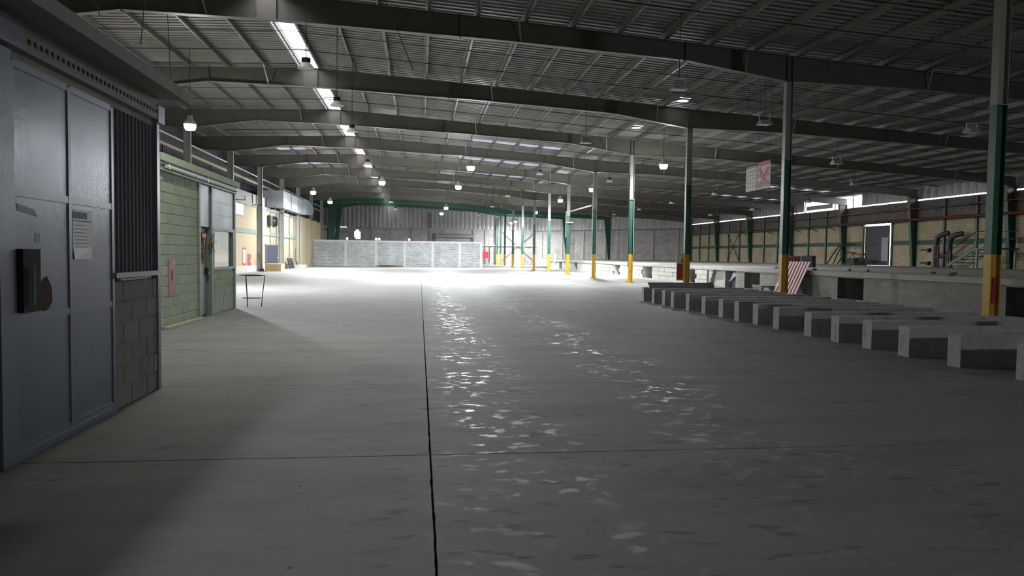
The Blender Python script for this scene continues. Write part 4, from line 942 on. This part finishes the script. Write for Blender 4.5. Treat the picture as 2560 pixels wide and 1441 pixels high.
# ------------------------------------------------------------------ lamps
def suspension(o, x, y, z): MB().tube([(x, y, z), (x, y, roof_z(x) + .01)], .012, 5).build('suspension_rod', 'pipe_dark', o)
def led_lamp(x, y, z=6.4, on=True, k=''):
    row = 'beside the cream wall' if x < -5 else 'next to the skylight slot' if x < 0 else 'over the middle of the hall' if x < 8 else 'over the dock columns'
    o = thing('high_bay_lamp', (x, y, z), 'lit round high-bay lamp in the row ' + row, 'lamp', 'lit high-bay lamps ' + row)
    MB().lathe([(.03, .36), (.09, .34), (.12, .2), (.2, .12), (.235, .04), (.235, .0), (.2, .0)], (x, y, z), 20).build('housing', 'lamp_grey', o, smooth=True)
    MB().lathe([(.205, .02), (.215, -.06), (.2, -.14), (.165, -.2)], (x, y, z), 16, False).build('diffuser', 'lamp_skirt', o, smooth=True)
    MB().lathe([(.165, -.205), (.165, -.2)], (x, y, z), 16).build('led_panel', 'lamp_on' if y > 39 or x < 0 else 'lamp_old', o)
    suspension(o, x, y, z + .33); return o
LIT = [(-8.87, 30.28), (-8.55, 61.47), (-8.51, 72.44), (-2.59, 51.6), (2.79, 41.46), (2.73, 53.5), (2.7, 77.9), (2.55, 88.61), (12.8, 38.21), (12.4, 52.9), (12.2, 64.13), (12.9, 82.4), (13.6, 105.5), (13.6, 110.5)]
for x, y in LIT: led_lamp(x, y)
def reflector_lamp(x, y, z, lab, grp, lens='white_paint', name='reflector_lamp'):
    o = thing(name, (x, y, z), lab, 'lamp', grp)
    MB().lathe([(.05, .30), (.12, .28), (.12, .17), (.07, .15)], (x, y, z), 16).build('gear_box', 'black_iron', o, smooth=True)
    MB().lathe([(.09, .16), (.15, .12), (.235, 0), (.228, 0), (.14, .11), (.08, .14)], (x, y, z), 20, False).build('reflector', 'white_paint', o, smooth=True)
    MB().lathe([(.2, .012), (.2, .018)], (x, y, z), 20).build('lens', lens, o)
    suspension(o, x, y, z + .29)
for x, y in ((-3.04, 20.51), (-2.77, 25.45), (-2.75, 30.74), (-2.87, 41.84), (-2.75, 72.31), (-2.7, 84), (7.2, 44.57), (12.36, 47.75), (7.3, 62), (7.4, 76), (7.3, 92), (20.5, 50), (20.5, 59), (20.5, 68), (27.5, 50), (27.5, 59), (27.5, 68), (20.5, 77)):
    reflector_lamp(x, y, 6.4 if x < 15 else (5.9 if x < 25 else 5.5), 'unlit bell-reflector lamp hanging ' + ('beside the skylight slot' if x < 0 else 'over the aisle before the dock' if x < 10 else 'over the dock columns' if x < 15 else 'over the dock deck'), 'unlit reflector lamps ' + ('slot' if x < 0 else 'aisle' if x < 10 else 'columns' if x < 15 else 'deck'))
reflector_lamp(-2.9, 13.0, 6.4, 'lit greenish bell-reflector lamp hanging before the green office', None, 'lamp_green', 'reflector_lamp_offscreen')
# flood lamp behind the viewpoint: the shadows of the dock columns and of the concrete beams all point back to it
o = thing('wall_flood_offscreen', (16.0, YF + .25, 3.6), 'lit flood lamp on the front wall', 'lamp')
box('housing', 'lamp_grey', (15.8, 16.2, YF, YF + .2, 3.5, 3.9), o)
MB().add([(15.86, YF + .21, 3.56), (16.14, YF + .21, 3.56), (16.14, YF + .33, 3.82), (15.86, YF + .33, 3.82), (15.86, YF + .2, 3.57), (16.14, YF + .2, 3.57), (16.14, YF + .32, 3.83), (15.86, YF + .32, 3.83)], [(0, 1, 2, 3), (7, 6, 5, 4), (0, 4, 5, 1), (1, 5, 6, 2), (2, 6, 7, 3), (3, 7, 4, 0)]).build('lens', 'lamp_flood', o)
box('visor', 'black_iron', (15.8, 16.2, YF + .19, YF + .42, 3.86, 3.88), o)
def flood(x, y, z):
    o = thing('flood_lamp', (x, y, z), 'unlit square flood lamp hanging ' + ('over the dock deck' if x > 15 else 'beside a dock column' if x > 10 else 'over the row of concrete beams'), 'lamp', 'unlit flood lamps ' + ('deck' if x > 15 else 'column' if x > 10 else 'beams'))
    MB().add([(x - .24, y - .2, z), (x + .24, y - .2, z), (x + .24, y + .2, z), (x - .24, y + .2, z), (x - .17, y - .13, z + .16), (x + .17, y - .13, z + .16), (x + .17, y + .13, z + .16), (x - .17, y + .13, z + .16)],
             [(0, 3, 2, 1), (4, 5, 6, 7), (0, 1, 5, 4), (1, 2, 6, 5), (2, 3, 7, 6), (3, 0, 4, 7)]).build('housing', 'lamp_grey', o)
    box('lens', 'white_paint', (x - .2, x + .2, y - .16, y + .16, z - .01, z + .002), o)
    for s in (-1, 1): MB().bar((x + s * .2, y, z + .1), (x + s * .2, y, z + .32), .03).build('bracket_arm', 'lamp_grey', o)
    MB().bar((x - .2, y, z + .32), (x + .2, y, z + .32), .03).build('bracket_bar', 'lamp_grey', o)
    suspension(o, x, y, z + .32)
for x, y in ((7.5, 21.14), (12.51, 26.03), (7.12, 31.7), (19.5, 33), (19.5, 41), (26, 42), (19.2, 24)): flood(x, y, 6.4 if x < 15 else 6.0)
# loose hanging cables
for x0, y0, z0, x1, y1, z1 in ((-6.4, 19.0, roof_z(-6.4), -6.9, 19.6, 6.6), (-1.3, 21.0, roof_z(-1.3), -.2, 20.2, 6.4), (-8.0, 17.5, roof_z(-8), -7.2, 18.0, 6.8), (-8.3, 26, roof_z(-8.3), -8.5, 27, 6.4)):
    tag(MB().tube([(x0, y0, z0), ((x0 + x1) / 2, (y0 + y1) / 2, (z0 + z1) / 2), (x1, y1, z1)], .012, 5).build('loose_cable', 'pipe_dark'), 'loose dark cable dangling from the roof purlins', 'cable', 'dangling cables')
o = thing('sprinkler_main', (12, 50, 5.2), 'thin pale pipe bridging two dock columns with a short drop', 'pipe')
MB().tube([(XR + .3, YK(5) - .4, 4.2), (XR - .3, YK(5) - .4, 4.2)], .05, 8).build('stub', 'pipe_white', o)
MB().tube([(XR - .2, YK(5), 5.0), (XR - .2, YK(4), 5.0)], .05, 8).build('run', 'pipe_white', o); MB().tube([(XR - .2, YK(5), 5.0), (XR - .2, YK(5), 3.0)], .03, 8).build('drop', 'pipe_white', o)
